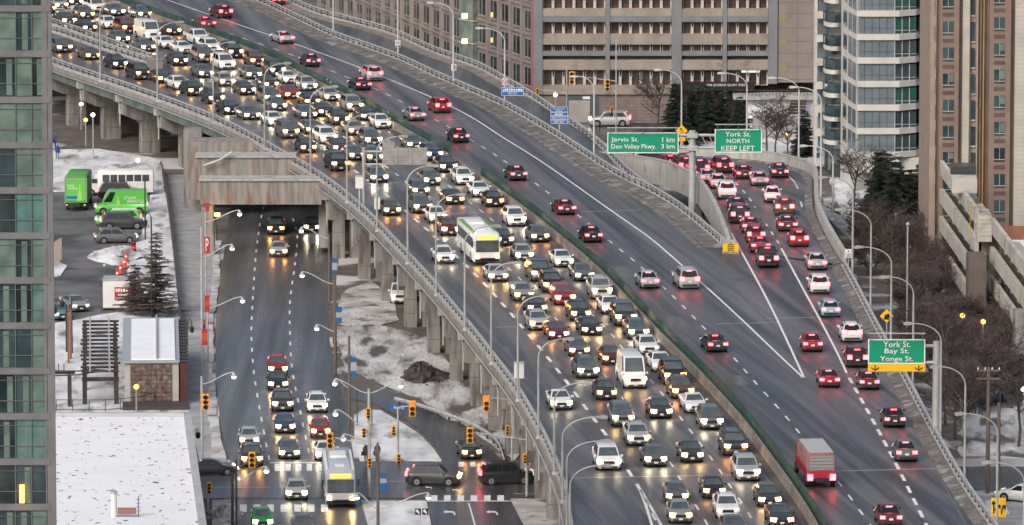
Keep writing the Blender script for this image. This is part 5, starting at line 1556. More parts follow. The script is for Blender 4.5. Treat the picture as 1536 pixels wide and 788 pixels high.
def person(px, by, z, rz, coat, legs, label):
    me = PM.copy()
    me.materials.clear()
    for m in (mat('coat_' + coat[0], coat[1], rough=.9), mat('trousers_' + legs[0], legs[1], rough=.9), mat('skin', (.45, .29, .22), rough=.6), mat('hair', (.03, .022, .018), rough=.8)): me.materials.append(m)
    for pl in me.polygons:
        c = pl.center
        pl.material_index = 3 if c.z > 1.72 or (c.z > 1.6 and c.y > .02) else 2 if c.z > 1.53 or (c.z < .86 and abs(c.x) > .2 and c.z > .7) else 0 if c.z > .82 else 1
        pl.use_smooth = True
    p = P(px, by, z)
    t = thing('person', label, 'person', p, rz)
    link('body', me, t)
    link('hood', MB().lathe([(.12, 0), (.15, .05), (.11, .1), (.02, .1)], 8).mesh('hood', MATS['coat_' + coat[0]], 60), t, (0, .03, 1.47))
    link('bag', MB().box((.3, .06, .85), (.12, .3, .36), taper=.85).mesh('bag', BLACKP), t)
person(549, 695, .16, 2.6, ('dark', (.03, .03, .035)), ('black', (.02, .02, .025)), 'left of two pedestrians in dark coats at the snowy corner')
person(566, 694, .16, 3.4, ('charcoal', (.045, .045, .05)), ('black', (.02, .02, .025)), 'right of two pedestrians in dark coats at the snowy corner')
person(86, 238, .12, 0.4, ('bright_blue', (.03, .09, .32)), ('navy', (.02, .03, .07)), 'person in a blue jacket beside the glass tower')
person(83, 222, .05, 2.0, ('blue', (.03, .06, .2)), ('navy', (.02, .03, .07)), 'second person in blue just behind the other by the tower')

# ================================================================ LEFT FOREGROUND
# glass tower at the left edge
YT = 435.0
t = thing('glass_tower', 'glass residential tower with grey bands at the left edge', 'building', Q(30, 788, YT))
za_, zb_ = 0.0, Q(0, -160, YT).z
MB().prism([(Q(-260, 0, YT).x, YT + .5), (Q(70, 0, YT).x, YT + .5), (Q(40, 0, YT).x - 1.5, YT + 16), (Q(-260, 0, YT).x, YT + 16)], za_, zb_).build('core', mat('tower_inside', (.10, .11, .11), (.16, .17, .16), scale=.4), t)
FRAME = mat('tower_frame', (.11, .12, .125), rough=.5)
BAND = mat('tower_band', (.18, .18, .19), (.14, .14, .15), rough=.6, scale=.6)
CURT = [mat('curtain_green', (.15, .22, .19), (.085, .135, .115), rough=.3, scale=.8, spec=.6), mat('curtain_teal', (.10, .23, .215), (.07, .16, .15), rough=.3, scale=.8, spec=.6), GLASS, GLASSB]
style = [2, 3, 0, 1, 2, 3, 0]
fl = [(-56, 3), (13, 3), (81, 2), (150, 0), (218, 0), (286, 1), (354, 2), (421, 3), (489, 3), (557, 2), (625, 2), (693, 3), (761, 2)]
for i, (yb, stl) in enumerate(fl):
    prect('floor_band', -260, 75.5, yb - 4.8, yb + 4.8, YT - .06, .35, BAND, t)
    for xa, xb in ((-6.5, 23.0), (23.8, 47.2), (48, 70.5), (-40, -7.3)):
        m = CURT[stl] if random.random() < .6 else CURT[random.randrange(4)]
        w = prect('window', xa, xb, yb + 4.8, yb + 63.2, YT + .06, .06, m, t)
        ya = Q(0, yb + 6, YT).z; zb = Q(0, yb + 62, YT).z
        for fr in ((yb + 4.8, yb + 5.8), (yb + 44, yb + 45.2), (yb + 13.5, yb + 14.3)): prect('transom', xa, xb, fr[0], fr[1], YT - .0, .1, FRAME, t)
        if stl in (2, 3) and random.random() < .6:
            x = xa + (xb - xa) * random.uniform(.3, .6)
            prect('interior_column', x, x + 8, yb + 8, yb + 62, YT + .045, .012, CURT[0], t)
    for x in (23.4, 47.6, 71): prect('mullion', x - .45, x + .45, yb + 4.8, yb + 63.2, YT - .02, .12, FRAME, t)
ubox('lit_lamp', Q(33, 741, YT - .1), (.32, .12, 1.2), LAMPO, t)
prect('corner_post', 71.4, 75, -160, 960, YT - .02, .3, BAND, t)

# snow-covered roof at the bottom left
ZR = 7.0
t = thing('low_building', 'flat-roofed low building under a speckled sheet of snow', 'building', P(180, 700, 0))
o4 = [P(40, 625, ZR), P(285, 625, ZR), P(314, 830, ZR), P(40, 830, ZR)]
MB().prism([(p.x, p.y) for p in o4], 0, ZR, 0).build('wall', mat('stucco_tan', (.42, .27, .16), (.36, .23, .14), rough=.85, scale=.5), t)
inner = [P(40, 625.5, ZR + .02), P(283, 625.5, ZR + .02), P(309, 830, ZR + .02), P(40, 830, ZR + .02)]
MB().poly(inner).build('roof_snow', mat('snow_roof', (.82, .83, .84), (.77, .78, .79), rough=.8, scale=.4, stretch=(.5, 1, 1), c3=(.10, .095, .09), scale3=1.9, stretch3=(1, .6, 1), lo3=.63, hi3=.67, bump=.25), t)
a, b = [P(285, 625, ZR), P(314, 830, ZR)], None
pth = smooth_path(a, 3)
sweep(MB(), pth, [(-.55, .005), (-.55, .35), (.06, .35), (.06, .005)]).build('parapet', mat('parapet_grey', (.45, .46, .47), (.38, .39, .4), rough=.6, scale=.8), t)
pth = [P(40, 625, ZR), P(285, 625, ZR)]
MB().bar(pth[0] + Vector((0, 0, .18)), pth[1] + Vector((0, 0, .18)), .5, .34).build('parapet', MATS['parapet_grey'], t)
pv = P(171, 776, ZR); 
v = thing('roof_vent', 'white vent pipe with a reddish duct on the snowy roof', 'vent', pv)
MB().tube([pv, pv + Vector((0, 0, 1.9))], .24, 10).build('pipe', WHITEP, v, 40)
MB().tube([pv + Vector((0, 0, 1.9)), pv + Vector((0, 0, 2.05))], .3, 10).build('cap', STEEL, v, 40)
MB().bar(pv + Vector((.3, 0, .5)), pv + Vector((1.7, 0, .5)), .4, .45).build('duct', mat('duct_red', (.28, .13, .11), rough=.7), v)
MB().tube([pv + Vector((1.9, 0, 0)), pv + Vector((1.9, 0, 1.6))], .04, 5).build('aerial', STEELD, v)
for k in range(4): MB().bar(pv + Vector((1.7, 0, .5 + k * .3)), pv + Vector((2.1, 0, .5 + k * .3)), .03, .03).build('aerial_rod', STEELD, v)
p = P(297, 650, 5.6)
v = thing('wall_camera', 'small dome camera on the corner of the snowy-roofed building', 'camera', p)
MB().lathe([(.02, -.5), (.2, -.35), (.22, 0), (.05, .1)], 8, p).build('dome', BLACKP, v); MB().lathe([(.1, .1), (.22, .12), (.2, .5), (.05, .55)], 8, p).build('housing', WHITEP, v)

# ivy pavilion with snow roof
pf = P(232, 606, .1); YP = pf.y; ZP = Q(232, 541, YP).z
t = thing('pavilion', 'pavilion with snowy roof, ivy-covered front and dark red side', 'building', pf)
yb = P(230, 477, ZP).y
def bx(nm, x0, x1, ya, yb_, z0, z1, m): return ubox(nm, ((x0 + x1) / 2, (ya + yb_) / 2, (z0 + z1) / 2), (x1 - x0, yb_ - ya, z1 - z0), m, t)
xl, xr = Q(187, 570, YP).x, Q(268, 570, YP).x
bx('body', xl, xr, YP, yb, 0, ZP - .2, mat('pavilion_wall', (.42, .41, .39), (.36, .35, .33), scale=.8))
bx('roof_slab', xl - .2, xr + .1, YP - .25, yb + .2, ZP - .2, ZP, mat('pavilion_grey', (.32, .35, .38), rough=.6))
bx('roof_snow', xl + .6, xr - .3, YP + .3, yb - 1.2, ZP, ZP + .14, SNOWC)
bx('roof_rail', xl + 2.9, xl + 3.05, YP + .2, yb - .4, ZP + .15, ZP + .4, STEEL)
IVY = mat('ivy_wall', (.10, .065, .055), (.20, .14, .12), rough=.95, scale=2.2, c3=(.25, .24, .23), scale3=2.6, lo3=.55, hi3=.7, bump=.5)
bx('ivy_panel', xl + .55, xr - .65, YP - .06, YP + .02, .25, ZP - .35, IVY)
for k in range(9):
    x = xl + .55 + k * (xr - xl - 1.2) / 8
    bx('trellis_wire', x - .012, x + .012, YP - .09, YP - .065, .25, ZP - .35, STEELD)
for k in range(8): bx('trellis_wire', xl + .55, xr - .65, YP - .115, YP - .095, .4 + k * .4, .42 + k * .4, STEELD)
RED_S = mat('rust_side', (.085, .022, .02), (.055, .016, .015), rough=.7, scale=1)
bx('side_screen', xr + .12, xr + .8, YP - .5, yb, 0, ZP - .25, RED_S)
for k in range(14):
    y = YP + .4 + k * (yb - YP - 1) / 13
    bx('side_slat', xr + .1, xr + .95, y - .25, y + .25, ZP - .2, ZP - .06, STEELD)
PAV = t
bx('plinth', xl - .2, xr + .85, YP - 3.5, YP - .3, 0, .4, mat('plinth_dark', (.06, .045, .045), rough=.8))

PAV.rotation_euler = (0, 0, -PAV.location.x / PAV.location.y)
# timber rail trestle
pf = P(151, 606, .1); YB = pf.y
t = thing('rail_trestle', 'dark timber rail trestle with pale rails beside the pavilion', 'trestle', pf)
TIM = mat('timber_dark', (.035, .028, .027), (.06, .05, .046), rough=.9, scale=2)
zt = Q(151, 557, YB).z
y_end = P(151, 482, zt).y
for k in range(14):
    y = YB + (y_end - YB) * k / 13
    s_ = random.uniform(-.12, .12)
    ubox('tie', (pf.x + s_, y, zt), (3.5, .4, .17), TIM, t)
for x in (-.95, .85): ubox('rail', (pf.x + x, (YB + y_end) / 2 - .3, zt + .22), (.16, y_end - YB + 1.6, .18), STEEL, t)
for x in (-1.45, 1.45):
    ubox('beam', (pf.x + x, (YB + y_end) / 2, zt - .32), (.3, y_end - YB, .4), TIM, t)
    for y in (YB, YB + 8, y_end - 1): MB().bar((pf.x + x * 1.05, y, zt / 2 - .2), (pf.x + x, y, zt - .5), .35, .35).build('post', TIM, t) if False else MB().box((pf.x + x, y, (zt - .5) / 2), (.42, .42, zt - .5)).build('post', TIM, t)
ubox('cross_beam', (pf.x, YB, zt - .75), (3.4, .3, .35), TIM, t)
t.rotation_euler = (0, 0, -t.location.x / t.location.y)
p2 = P(90, 610, .1)
t2 = thing('timber_frame', 'low dark timber frame left of the trestle', 'frame', p2)
for x in (-.7, .9): ubox('post', (p2.x + x, p2.y, 1.6), (.36, .36, 3.2), TIM, t2)
ubox('beam', (p2.x + .1, p2.y, 3.3), (2.6, .3, .3), TIM, t2)
for x in (-.6, -.1, .4): ubox('spike', (p2.x + x, p2.y, 3.75), (.08, .08, .7), TIM, t2)
for dz in (0, .35):
    MB().tube([(p2.x - 1, p2.y - .2, 3.0 + dz), (p2.x + 1.8, p2.y - .2, 3.1 + dz), (pf.x - .9, YB - .2, zt - .1 + dz), (pf.x + .9, YB - .3, zt + .1)], .07, 5).build('bent_rail', STEELD, t2)
# front railing and rusty posts
t = thing('park_railing', 'black railing along the terrace above the snowy roof', 'railing', P(170, 615, 0))
rp = [P(x, y, .1) for x, y in [(60, 617), (160, 617), (205, 613), (268, 597)]]
for h in (1.05, .15): sweep(MB(), rp, [(-.03, h - .03), (-.03, h + .03), (.03, h + .03), (.03, h - .03)]).build('rail', STEELD, t)
L = path_len(rp); d = 0
while d < L[-1]:
    p, _t = along(rp, d, L); ubox('post', (p.x, p.y, .65), (.07, .07, 1.1), STEELD, t); d += 1.5
for k, px in enumerate((103, 106.5)):
    p = P(px, 545 - k * 6, .1)
    v = thing('rust_post', f'{("left", "right")[k]} of two square rusty posts beside the trestle', 'post', p)
    ubox('shaft', (p.x, p.y, 2.6), (.2, .2, 5.0), mat('rust_post', (.24, .11, .07), (.17, .08, .05), scale=1), v); ubox('cap', (p.x, p.y, 5.13), (.26, .26, .06), STEELD, v)
# rusty fence between lot and sidewalk
fp = smooth_path([P(x, y, .05) for x, y in [(243, 262), (250, 300), (256, 345), (262, 400), (267, 450), (272, 500)]], 2)
t = thing('rust_fence', 'rust-brown fence between the snow bank and the sidewalk', 'fence', fp[len(fp) // 2])
RUSTF = mat('rust_fence', (.10, .058, .048), (.065, .042, .038), rough=.9, scale=1.2)
L = path_len(fp); d = 0.0; nb = 0
while d < L[-1] - .6 and nb < 200:
    p, tg = along(fp, d, L)
    MB().box((p.x, p.y, .62), (.06, .62, 1.2), atan2(tg.y, tg.x) - pi / 2).build('board', RUSTF, t); d += .7; nb += 1
sweep(MB(), fp, [(-.08, 1.22), (-.08, 1.32), (.08, 1.32), (.08, 1.22)]).build('cap_rail', RUSTF, t)
# white container with a red sign
p = P(185, 465, .05); Yc = p.y
t = thing('site_container', 'white site container carrying a red notice by the larch', 'container', p)
prect('box', 154.5, 232, 421, 462, Yc, 2.4, WHITEP, t); prect('roof_edge', 153.5, 233, 419.5, 421, Yc - .1, 2.7, STEEL, t); prect('sill', 154, 232.5, 462, 464, Yc - .05, 2.5, STEELD, t)
prect('notice', 172, 199, 431, 450, Yc - .07, .04, SIGNR, t)
for x0, x1, y0, y1, n in ((173.5, 192, 433, 438, 6), (177, 195, 440, 443.5, 7), (174, 188, 446.5, 448.5, 6)): worn_print(x0, x1, y0, y1, Yc - .1, SIGNW, t, n)
# wooden screen next to the tower
p = P(84, 405, .02); t = thing('wood_screen', 'pale board screen beside the glass tower', 'fence', p)
for k in range(7): prect('board', 76 + k * 2.4, 78.1 + k * 2.4, 366 - k * 1.5, 400 - k * 1.5, p.y + k * 1.2, .08, mat('pale_board', (.36, .29, .25), (.30, .24, .21), scale=1), t)
# cones and drum
def cone(px, by, label):
    p = P(px, by, .14); t = thing('traffic_cone', label, 'traffic cone', p, group='cones along the snow bank')
    ORC = mat('cone_orange', (.75, .055, .03), rough=.6)
    link('base', MB().box((0, 0, .03), (.55, .55, .06)).mesh('base', ORC), t)
    link('cone', MB().lathe([(.24, .06), (.14, .6), (.05, 1.15)], 10).mesh('cone', ORC, 50), t)
    link('band', MB().lathe([(.162, .5), (.128, .68)], 10).mesh('band', SIGNW, 50), t)
cone(176, 418, 'lowest orange cone beside the white container'); cone(187, 401, 'orange cone second from the container'); cone(189, 393, 'orange cone third from the container'); cone(181, 410, 'dark orange cone between the lower pair')
p = P(200.5, 383, .14); t = thing('traffic_drum', 'orange drum with black bands at the top of the cone row', 'traffic drum', p)
for k in range(4): link('band', MB().lathe([(.3 - k * .02, .05 + k * .33), (.28 - k * .02, .34 + k * .33)], 12).mesh('band', MATS['cone_orange'] if k % 2 == 0 else BLACKP, 50), t)
link('lid', MB().lathe([(.24, 1.37), (.1, 1.42), (.01, 1.43)], 12).mesh('lid', MATS['cone_orange'], 50), t)
# snow heap and dirt heap
MUD = mat('mud', (.075, .062, .055), (.03, .026, .024), rough=.95, scale=1.6, bump=.6)
def heap(px, by, w, d, h, m, name, label, seed):
    rnd = random.Random(seed); p = P(px, by, 0); mb = MB(); n = 22; rings = []
    for k in range(9):
        f = k / 8
        rings.append([(p.x + cos(2 * pi * j / n) * w / 2 * (1 - f) ** .8 * rnd.uniform(.8, 1.15), p.y + sin(2 * pi * j / n) * d / 2 * (1 - f) ** .8 * rnd.uniform(.8, 1.15), .02 + h * (1 - (1 - f) ** 1.6) * rnd.uniform(.7, 1.25)) for j in range(n)])
    mb.loft(rings)
    for k in range(60):
        a_ = rnd.uniform(0, 6.28); q = rnd.uniform(.2, 1.25); sz = rnd.uniform(.08, .3)
        mb.box((p.x + cos(a_) * w / 2 * q, p.y + sin(a_) * d / 2 * q, max(.05, h * (1 - q) * .9)), (sz, sz * 1.3, sz), rnd.uniform(0, 3), taper=.6)
    o = mb.build(name, m, None, 30); tag(o, label, 'heap', kind='stuff')
heap(180, 385, 6.4, 12, .9, SNOW, 'snow_heap', 'ploughed snow heap in front of the grey wagon', 3)
heap(632, 566, 3.8, 9, 1.25, MUD, 'dirt_heap', 'dark dirt heap beside the viaduct column', 4)
heap(650, 566, 3.4, 7, .6, MUD, 'dirt_heap', 'low dirt spill right of the dark heap', 5)
heap(338, 775, 2.4, 8, .9, SNOWD, 'snow_heap', 'grey snow heap at the bottom left corner of the junction', 6)
# far-left ramp gore: inner railings and crash cushion on the deck
g1p = smooth_path([P(x, y + 10, DZ) for x, y in [(-60, -14), (74, 27), (154, 55), (226, 82)]], 3)
railing('bridge_railing', g1p, 'upper of the two inner railings where the ramps join at the left')
g2p = smooth_path([P(x, y + 10, DZ) for x, y in [(-60, 6), (74, 38), (154, 65), (228, 88)]], 3)
railing('bridge_railing', g2p, 'lower of the two inner railings where the ramps join at the left')
p = P(233, 104, DZ); t = thing('crash_cushion', 'grey barrel-like crash cushion at the joining ramps on the left', 'crash cushion', p)
ubox('block', (p.x, p.y, DZ + .6), (2.0, 2.4, 1.2), mat('cushion_grey', (.2, .175, .165), rough=.8), t); ubox('lid', (p.x, p.y, DZ + 1.23), (2.1, 2.5, .06), CONC, t)
# ================================================================ FAR BUILDINGS
# parking garage
YG = 815.0
t = thing('parking_garage', 'concrete parking garage with grey frame and long window rows', 'building', Q(990, 190, YG))
GREYF = mat('garage_frame', (.205, .215, .23), (.17, .178, .19), rough=.7, scale=.4)
SPAN = mat('garage_spandrel', (.33, .29, .245), (.26, .228, .192), rough=.85, scale=.5, stretch=(1, 1, .3), c3=(.2, .17, .15), scale3=.6, lo3=.56, hi3=.72)
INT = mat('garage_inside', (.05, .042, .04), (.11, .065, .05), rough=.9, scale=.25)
REDB = mat('garage_beam_red', (.115, .052, .04), (.06, .032, .027), rough=.8, scale=.6)
GARG = mat('garage_glass', (.03, .026, .024), (.075, .05, .042), rough=.35, scale=.25)
PALE = mat('garage_fin', (.52, .49, .46), (.45, .42, .39), rough=.7, scale=1)
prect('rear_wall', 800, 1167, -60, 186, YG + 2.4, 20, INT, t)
for x0, x1 in ((800, 814), (908, 915), (1007.5, 1023), (1084, 1091), (1152, 1167)): prect('pillar', x0, x1, -60, 142 if x0 < 1000 else 126, YG - .12, 2.0, GREYF, t)
bays = [(814, 908), (915, 1007.5), (1023, 1084), (1091, 1152)]
rows = [(-58, -42, 1), (-8, 13, 1), (33, 51, 1), (67, 77, 0), (105, 128, 1)]
for bi, (x0, x1) in enumerate(bays):
    for y0, y1, m in ((-42, -33, SPAN), (13, 24, SPAN), (51, 67, SPAN), (90, 105, SPAN), (128, 142, SPAN)): 
        if not (bi > 1 and y0 == 128): prect('spandrel', x0, x1, y0, y1, YG, 2.2, m, t)
    for y0, y1 in ((-33, -8), (24, 33), (77, 84)): prect('grey_beam', x0, x1, y0, y1, YG - .06, 2.2, GREYF, t)
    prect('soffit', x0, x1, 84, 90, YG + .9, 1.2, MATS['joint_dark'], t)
    n = round((x1 - x0) / 15.6)
    w = (x1 - x0) / n
    for y0, y1, fins in rows:
        for k in range(n):
            xa = x0 + k * w
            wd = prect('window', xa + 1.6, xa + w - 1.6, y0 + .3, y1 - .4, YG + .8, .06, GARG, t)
            if fins:
                prect('fin', xa + w - 1.9 if k < n - 1 else xa + w - 1.2, xa + w + 1.9 if k < n - 1 else xa + w, y0 + (y1 - y0) * .45, y1, YG + .35, .35, PALE, t)
                prect('beam', xa + 1.7, xa + w - 1.7, y0 + (y1 - y0) * .68, y1 - .6, YG + .74, .05, REDB, t)
            fa, fb = Q(xa + 1.7, y1 - .4, YG + .72), Q(xa + w - 1.7, y0 + .4, YG + .72)
            fm = MB()
            for zz in (fa.z, fb.z): fm.box(((fa.x + fb.x) / 2, YG + .72, zz), (fb.x - fa.x, .06, .07))
            for xx in (fa.x, fb.x): fm.box((xx, YG + .7205, (fa.z + fb.z) / 2), (.08, .06, fb.z - fa.z))
            fm.build('window_frame', PALE, t)
            prect('mullion', xa + w - 1.4, xa + w - .6, y0, y1, YG + .6, .1, PALE, t)
# lit tubes inside
for x, y, w in ((1112, 110, 28), (1112, 67, 26)): 
    o = prect('light_tube', x, x + w, y - 4, y - 1, YG + .7, .05, mat('tube_lit', (.8, .8, .8), emit=(.95, 1.0, .95), estr=.5), t)
BRICKG = mat('garage_brick', (.24, .19, .18), (.19, .15, .145), rough=.85, scale=1.2)
prect('brick_wall', 812, 1012, 142, 187, YG + .3, 2, BRICKG, t)
for k in range(8): prect('brick_joint', 889, 1012, 146 + k * 5, 146.5 + k * 5, YG + .29, .05, MATS['joint_dark'], t)
for k in range(24): prect('brick_joint', 890 + k * 5, 890.5 + k * 5, 143, 186, YG + .285, .05, MATS['joint_dark'], t)
prect('door_surround', 849, 898, 142, 184, YG + .2, .2, mat('garage_blue', (.07, .09, .11), rough=.6), t)
gd = prect('garage_door', 853, 885, 151, 184, YG + .12, .12, mat('garage_door', (.38, .35, .33), (.33, .3, .28), scale=.8), t)
for k in range(6): prect('door_panel', 853.4, 884.6, 152 + k * 5.2, 156.6 + k * 5.2, YG + .09, .04, MATS['garage_door'], t)
prect('door_sign', 874, 885, 145, 149, YG + .1, .06, SIGNW, t)
prect('end_wall', 1167, 1226, -60, 124, YG + .1, 20, mat('garage_end', (.25, .215, .195), (.21, .18, .165), rough=.85, scale=.4), t)
for y in (3, 20, 42, 62, 80, 100, 119): prect('panel_joint', 1167, 1226, y, y + .6, YG + .085, .05, MATS['joint_dark'], t)
for x in (1196,): prect('panel_joint', x, x + .6, -40, 124, YG + .08, .05, MATS['joint_dark'], t)
for y in (20, 58, 97):
    prect('window', 1168.5, 1180, y, y + 11, YG + .06, .06, mat('lit_window_olive', (.2, .19, .09), emit=(.5, .48, .2), estr=.05), t)
prect('undercroft', 1023, 1226, 124, 200, YG + 4, 14, INT, t)
prect('canopy_sign', 1022, 1132, 124, 136.5, YG - 1.2, 1.0, BLACK, t)
text('200 QUEENS QUAY WEST', 'lettering', 1060, 1121, 126, 130, YG - 1.25, SIGNW, t)
prect('canopy_post', 1086, 1089, 136, 170, YG - 1.0, .3, STEEL, t)
prect('lit_panel', 1150, 1164, 127, 129, YG + 3.9, .06, mat('lit_warm', (.9, .7, .4), emit=(1, .75, .35), estr=2.5), t)
prect('neon_arc', 1160, 1163, 128, 137, YG + 3.88, .06, MATS['lit_warm'], t)
prect('lit_bay', 1052, 1064, 140, 150, YG + 3.9, .06, mat('lit_dim', (.5, .42, .25), emit=(1, .8, .4), estr=.5), t)
prect('lit_bay', 1096, 1118, 139, 146, YG + 3.9, .06, MATS['lit_dim'], t)
# terrace walls between garage and white tower
t = thing('terrace_wall', 'low pale terrace walls with a railing beside the white tower', 'wall', Q(1170, 190, 806))
for x0, x1, y0, y1, Y in ((1100, 1228, 143, 150, 812), (1120, 1228, 150, 178, 813), (1130, 1228, 178, 200, 806), (1140, 1230, 196, 232, 800)):
    prect('wall_block', x0, x1, y0, y1, Y, 3, CONCW if y0 != 150 else SNOWC, t)
for k in range(24): prect('baluster', 1102 + k * 5.2, 1102.7 + k * 5.2, 136, 143, 811.8, .06, STEELD, t)
prect('hand_rail', 1100, 1228, 135.2, 136.2, 811.8, .08, STEELD, t)
for k in range(5): prect('stacked_bench', 1186 - k * 1.0, 1210 - k * .5, 151 + k * 4.6, 153.6 + k * 4.6, 811 - k * .2, .8, mat('bench_dark', (.07, .055, .05), rough=.8), t)

# oblique stone block at the upper left, two facades receding
def facade_obj(t, a, b, rows_, n, wall_m, frame_m, wz, zb, zt, wfrac=.5, sill=True):
    """a, b: plan end points (left far, right near); windows on the side facing the camera"""
    a, b = Vector(a), Vector(b)
    d = (b - a); L = d.length; u = d.normalized(); nrm = Vector((-u.y, u.x, 0)); 
    if nrm.y > 0: nrm = -nrm
    ang = atan2(u.y, u.x)
    for k in range(n):
        c = a + u * (L * (k + .5) / n)
        for zc, hh in rows_:
            ww = L / n * wfrac
            p = c + nrm * .02 + Vector((0, 0, zc))
            wdo = ubox('window', p, (ww, .16, hh), GLASS, t, ang)
            if sill:
                ubox('window_sill', c + nrm * .1 + Vector((0, 0, zc - hh / 2 - .1)), (ww + .3, .3, .18), frame_m, t, ang)
                ubox('window_bar', c + nrm * .11 + Vector((0, 0, zc)), (.1, .1, hh), frame_m, t, ang)
        q = a + u * (L * k / n)
        ubox('pilaster', q + nrm * .12 + Vector((0, 0, (zb + zt) / 2)), (L / n * .16, .35, zt - zb), wall_m, t, ang)
WALLP = mat('stone_mauve', (.27, .225, .225), (.22, .185, .19), rough=.85, scale=.35)
WALLT = mat('stone_tan', (.30, .26, .235), (.25, .215, .195), rough=.85, scale=.35)
c0 = Q(802, 100, 826); c1 = Q(716, 100, 846); c2 = Q(694, 100, 849); c3 = Q(480, 100, 925)
t = thing('stone_block', 'mauve stone building with deep windows receding at the upper left', 'building', (c0.x, c0.y, 0))
fl_ = lambda v: (v.x, v.y)
far_ = Vector((60, 260, 0))
MB().prism([fl_(c3), fl_(c2), fl_(c1), fl_(c0), fl_(c0 + Vector((30, 60, 0))), fl_(c3 + Vector((80, 60, 0)))], 0, 26).build('wall', WALLP, t)
rz_ = [(4.3 + 3.55 * k, 2.2) for k in range(6)]
facade_obj(t, (c1.x, c1.y, 0), (c0.x, c0.y, 0), rz_, 5, WALLP, WALLT, 0, 0, 26, .5)
facade_obj(t, (c3.x, c3.y, 0), (c2.x, c2.y, 0), rz_, 15, WALLT, WALLT, 0, 0, 26, .45)
# stair tower of glass blocks
d = (c1 - c2); ang = atan2(d.y, d.x); cm = (c1 + c2) / 2
GLB = mat('glass_block', (.12, .15, .15), (.2, .24, .23), rough=.15, scale=.8)
for k in range(8): ubox('glass_panel', (cm.x, cm.y - .5, 2 + k * 2.9), (d.length * .95, 1.2, 2.6), GLB, t, ang)
for k in range(9): ubox('glass_panel_band', (cm.x, cm.y - .55, .6 + k * 2.9), (d.length * .97, 1.2, .22), STEEL, t, ang)
for zy in (24, 62):
    q = Q(697, zy, 845.0); ubox('stair_light', (q.x, q.y, q.z), (.7, .3, .6), mat('stair_lit', (.9, .7, .3), emit=(1, .75, .25), estr=3.0), t)
ubox('red_strip', (c0.x - .25, c0.y - .2, 13), (.5, .5, 26), mat('pilaster_rose', (.30, .12, .16), rough=.8), t)
for zz in (6.1, 9.65, 13.2, 16.75):
    for A, B, m in ((c1, c0, WALLP), (c3, c2, WALLT)):
        dd = (B - A); mid = (A + B) / 2
        ubox('string_course', (mid.x, mid.y, zz), (dd.length, .5, .3), m, t, atan2(dd.y, dd.x))

# white balcony tower
YW = 752.0
t = thing('white_tower', 'white condominium tower with blue-grey glass bands and balconies', 'building', Q(1300, 260, YW))
WHT = mat('white_precast', (.60, .58, .54), (.52, .50, .46), rough=.75, scale=.4, c3=(.40, .38, .35), scale3=.4, lo3=.6, hi3=.75)
BLIND = mat('glass_blind', (.17, .21, .24), (.14, .175, .20), rough=.12, scale=.7, spec=.6)
GREENG = mat('glass_green', (.02, .13, .10), (.035, .09, .085), rough=.08, scale=.6, spec=.6)
prect('corner_glass', 1340, 1391, -60, 256, YW + 4.4, 6, GLASSB, t)
prect('core', 1290, 1343, -60, 256, YW + 1.0, 16, mat('tower_inside', (.1, .1, .1)), t)
ys = [-19, 16.2, 51.5, 86.8, 122, 157.4, 192.6, 228]
for i, y in enumerate(ys):
    prect('band', 1285, 1349, y, y + 9, YW, 1.2, WHT, t)
    a, b = Q(1349, y + 9, YW), Q(1375, y, YW)
    pts = [(a.x, YW), (b.x, YW + 1.4), (Q(1390, y, YW).x, YW + 4), (Q(1390, y, YW).x, YW + 8), (a.x, YW + 8)]
    MB().prism(pts, a.z, b.z).build('band_corner', WHT, t)
    if i < len(ys) - 1:
        y1 = ys[i + 1]
        for k in range(5):
            x0 = 1286 + k * 11.2
            prect('window', x0, x0 + 10.8, y + 9, y1, YW + .22, .06, BLIND, t)
        prect('sill_line', 1286, 1342, (y + 9) * .35 + y1 * .65, (y + 9) * .35 + y1 * .65 + .5, YW + .2, .06, STEELD, t)
        # corner windows
        n = 3
        for k in range(n):
            xa, xb = 1342 + k * 11, 1352.4 + k * 11
            pa, pb = Q(xa, y1, YW + .25 + k * .45), Q(xb, y + 9, YW + .25 + (k + .95) * .45)
            c = (pa + pb) / 2; dd = Vector((pb.x - pa.x, pb.y - pa.y, 0))
            ubox('window', (c.x, c.y, c.z), (dd.length, .06, abs(pb.z - pa.z)), (GREENG if i in (0, 1, 4) and k < 3 else GLASSB), t, atan2(dd.y, dd.x))
            ubox('window_frame', (pa.x, pa.y - .05, c.z), (.1, .1, abs(pb.z - pa.z)), STEEL, t)
            ubox('window_frame', (c.x, c.y - .06, c.z - .55), (dd.length, .08, .08), STEEL, t, atan2(dd.y, dd.x))
        pa = Q(1377, y1, YW + 2.2); pb = Q(1388.5, y + 9, YW + 3.4); c = (pa + pb) / 2
        ubox('window', (c.x, c.y, c.z), (1.3, .06, pb.z - pa.z), GLASSB, t, .9)
prect('lower_wall', 1285, 1349, 237, 259, YW + .05, 3, WHT, t)
prect('lower_wall', 1349, 1391, 237, 262, YW + 1.0, 3, WHT, t)
prect('brick_base', 1300, 1391, 258, 300, YW + 2.2, 8, mat('brick_dark', (.12, .05, .04), (.085, .04, .035), rough=.85, scale=1.2), t)
prect('edge_pier', 1384, 1391, -60, 262, YW + 2.0, 2, mat('pier_grey', (.36, .37, .38), rough=.7), t)
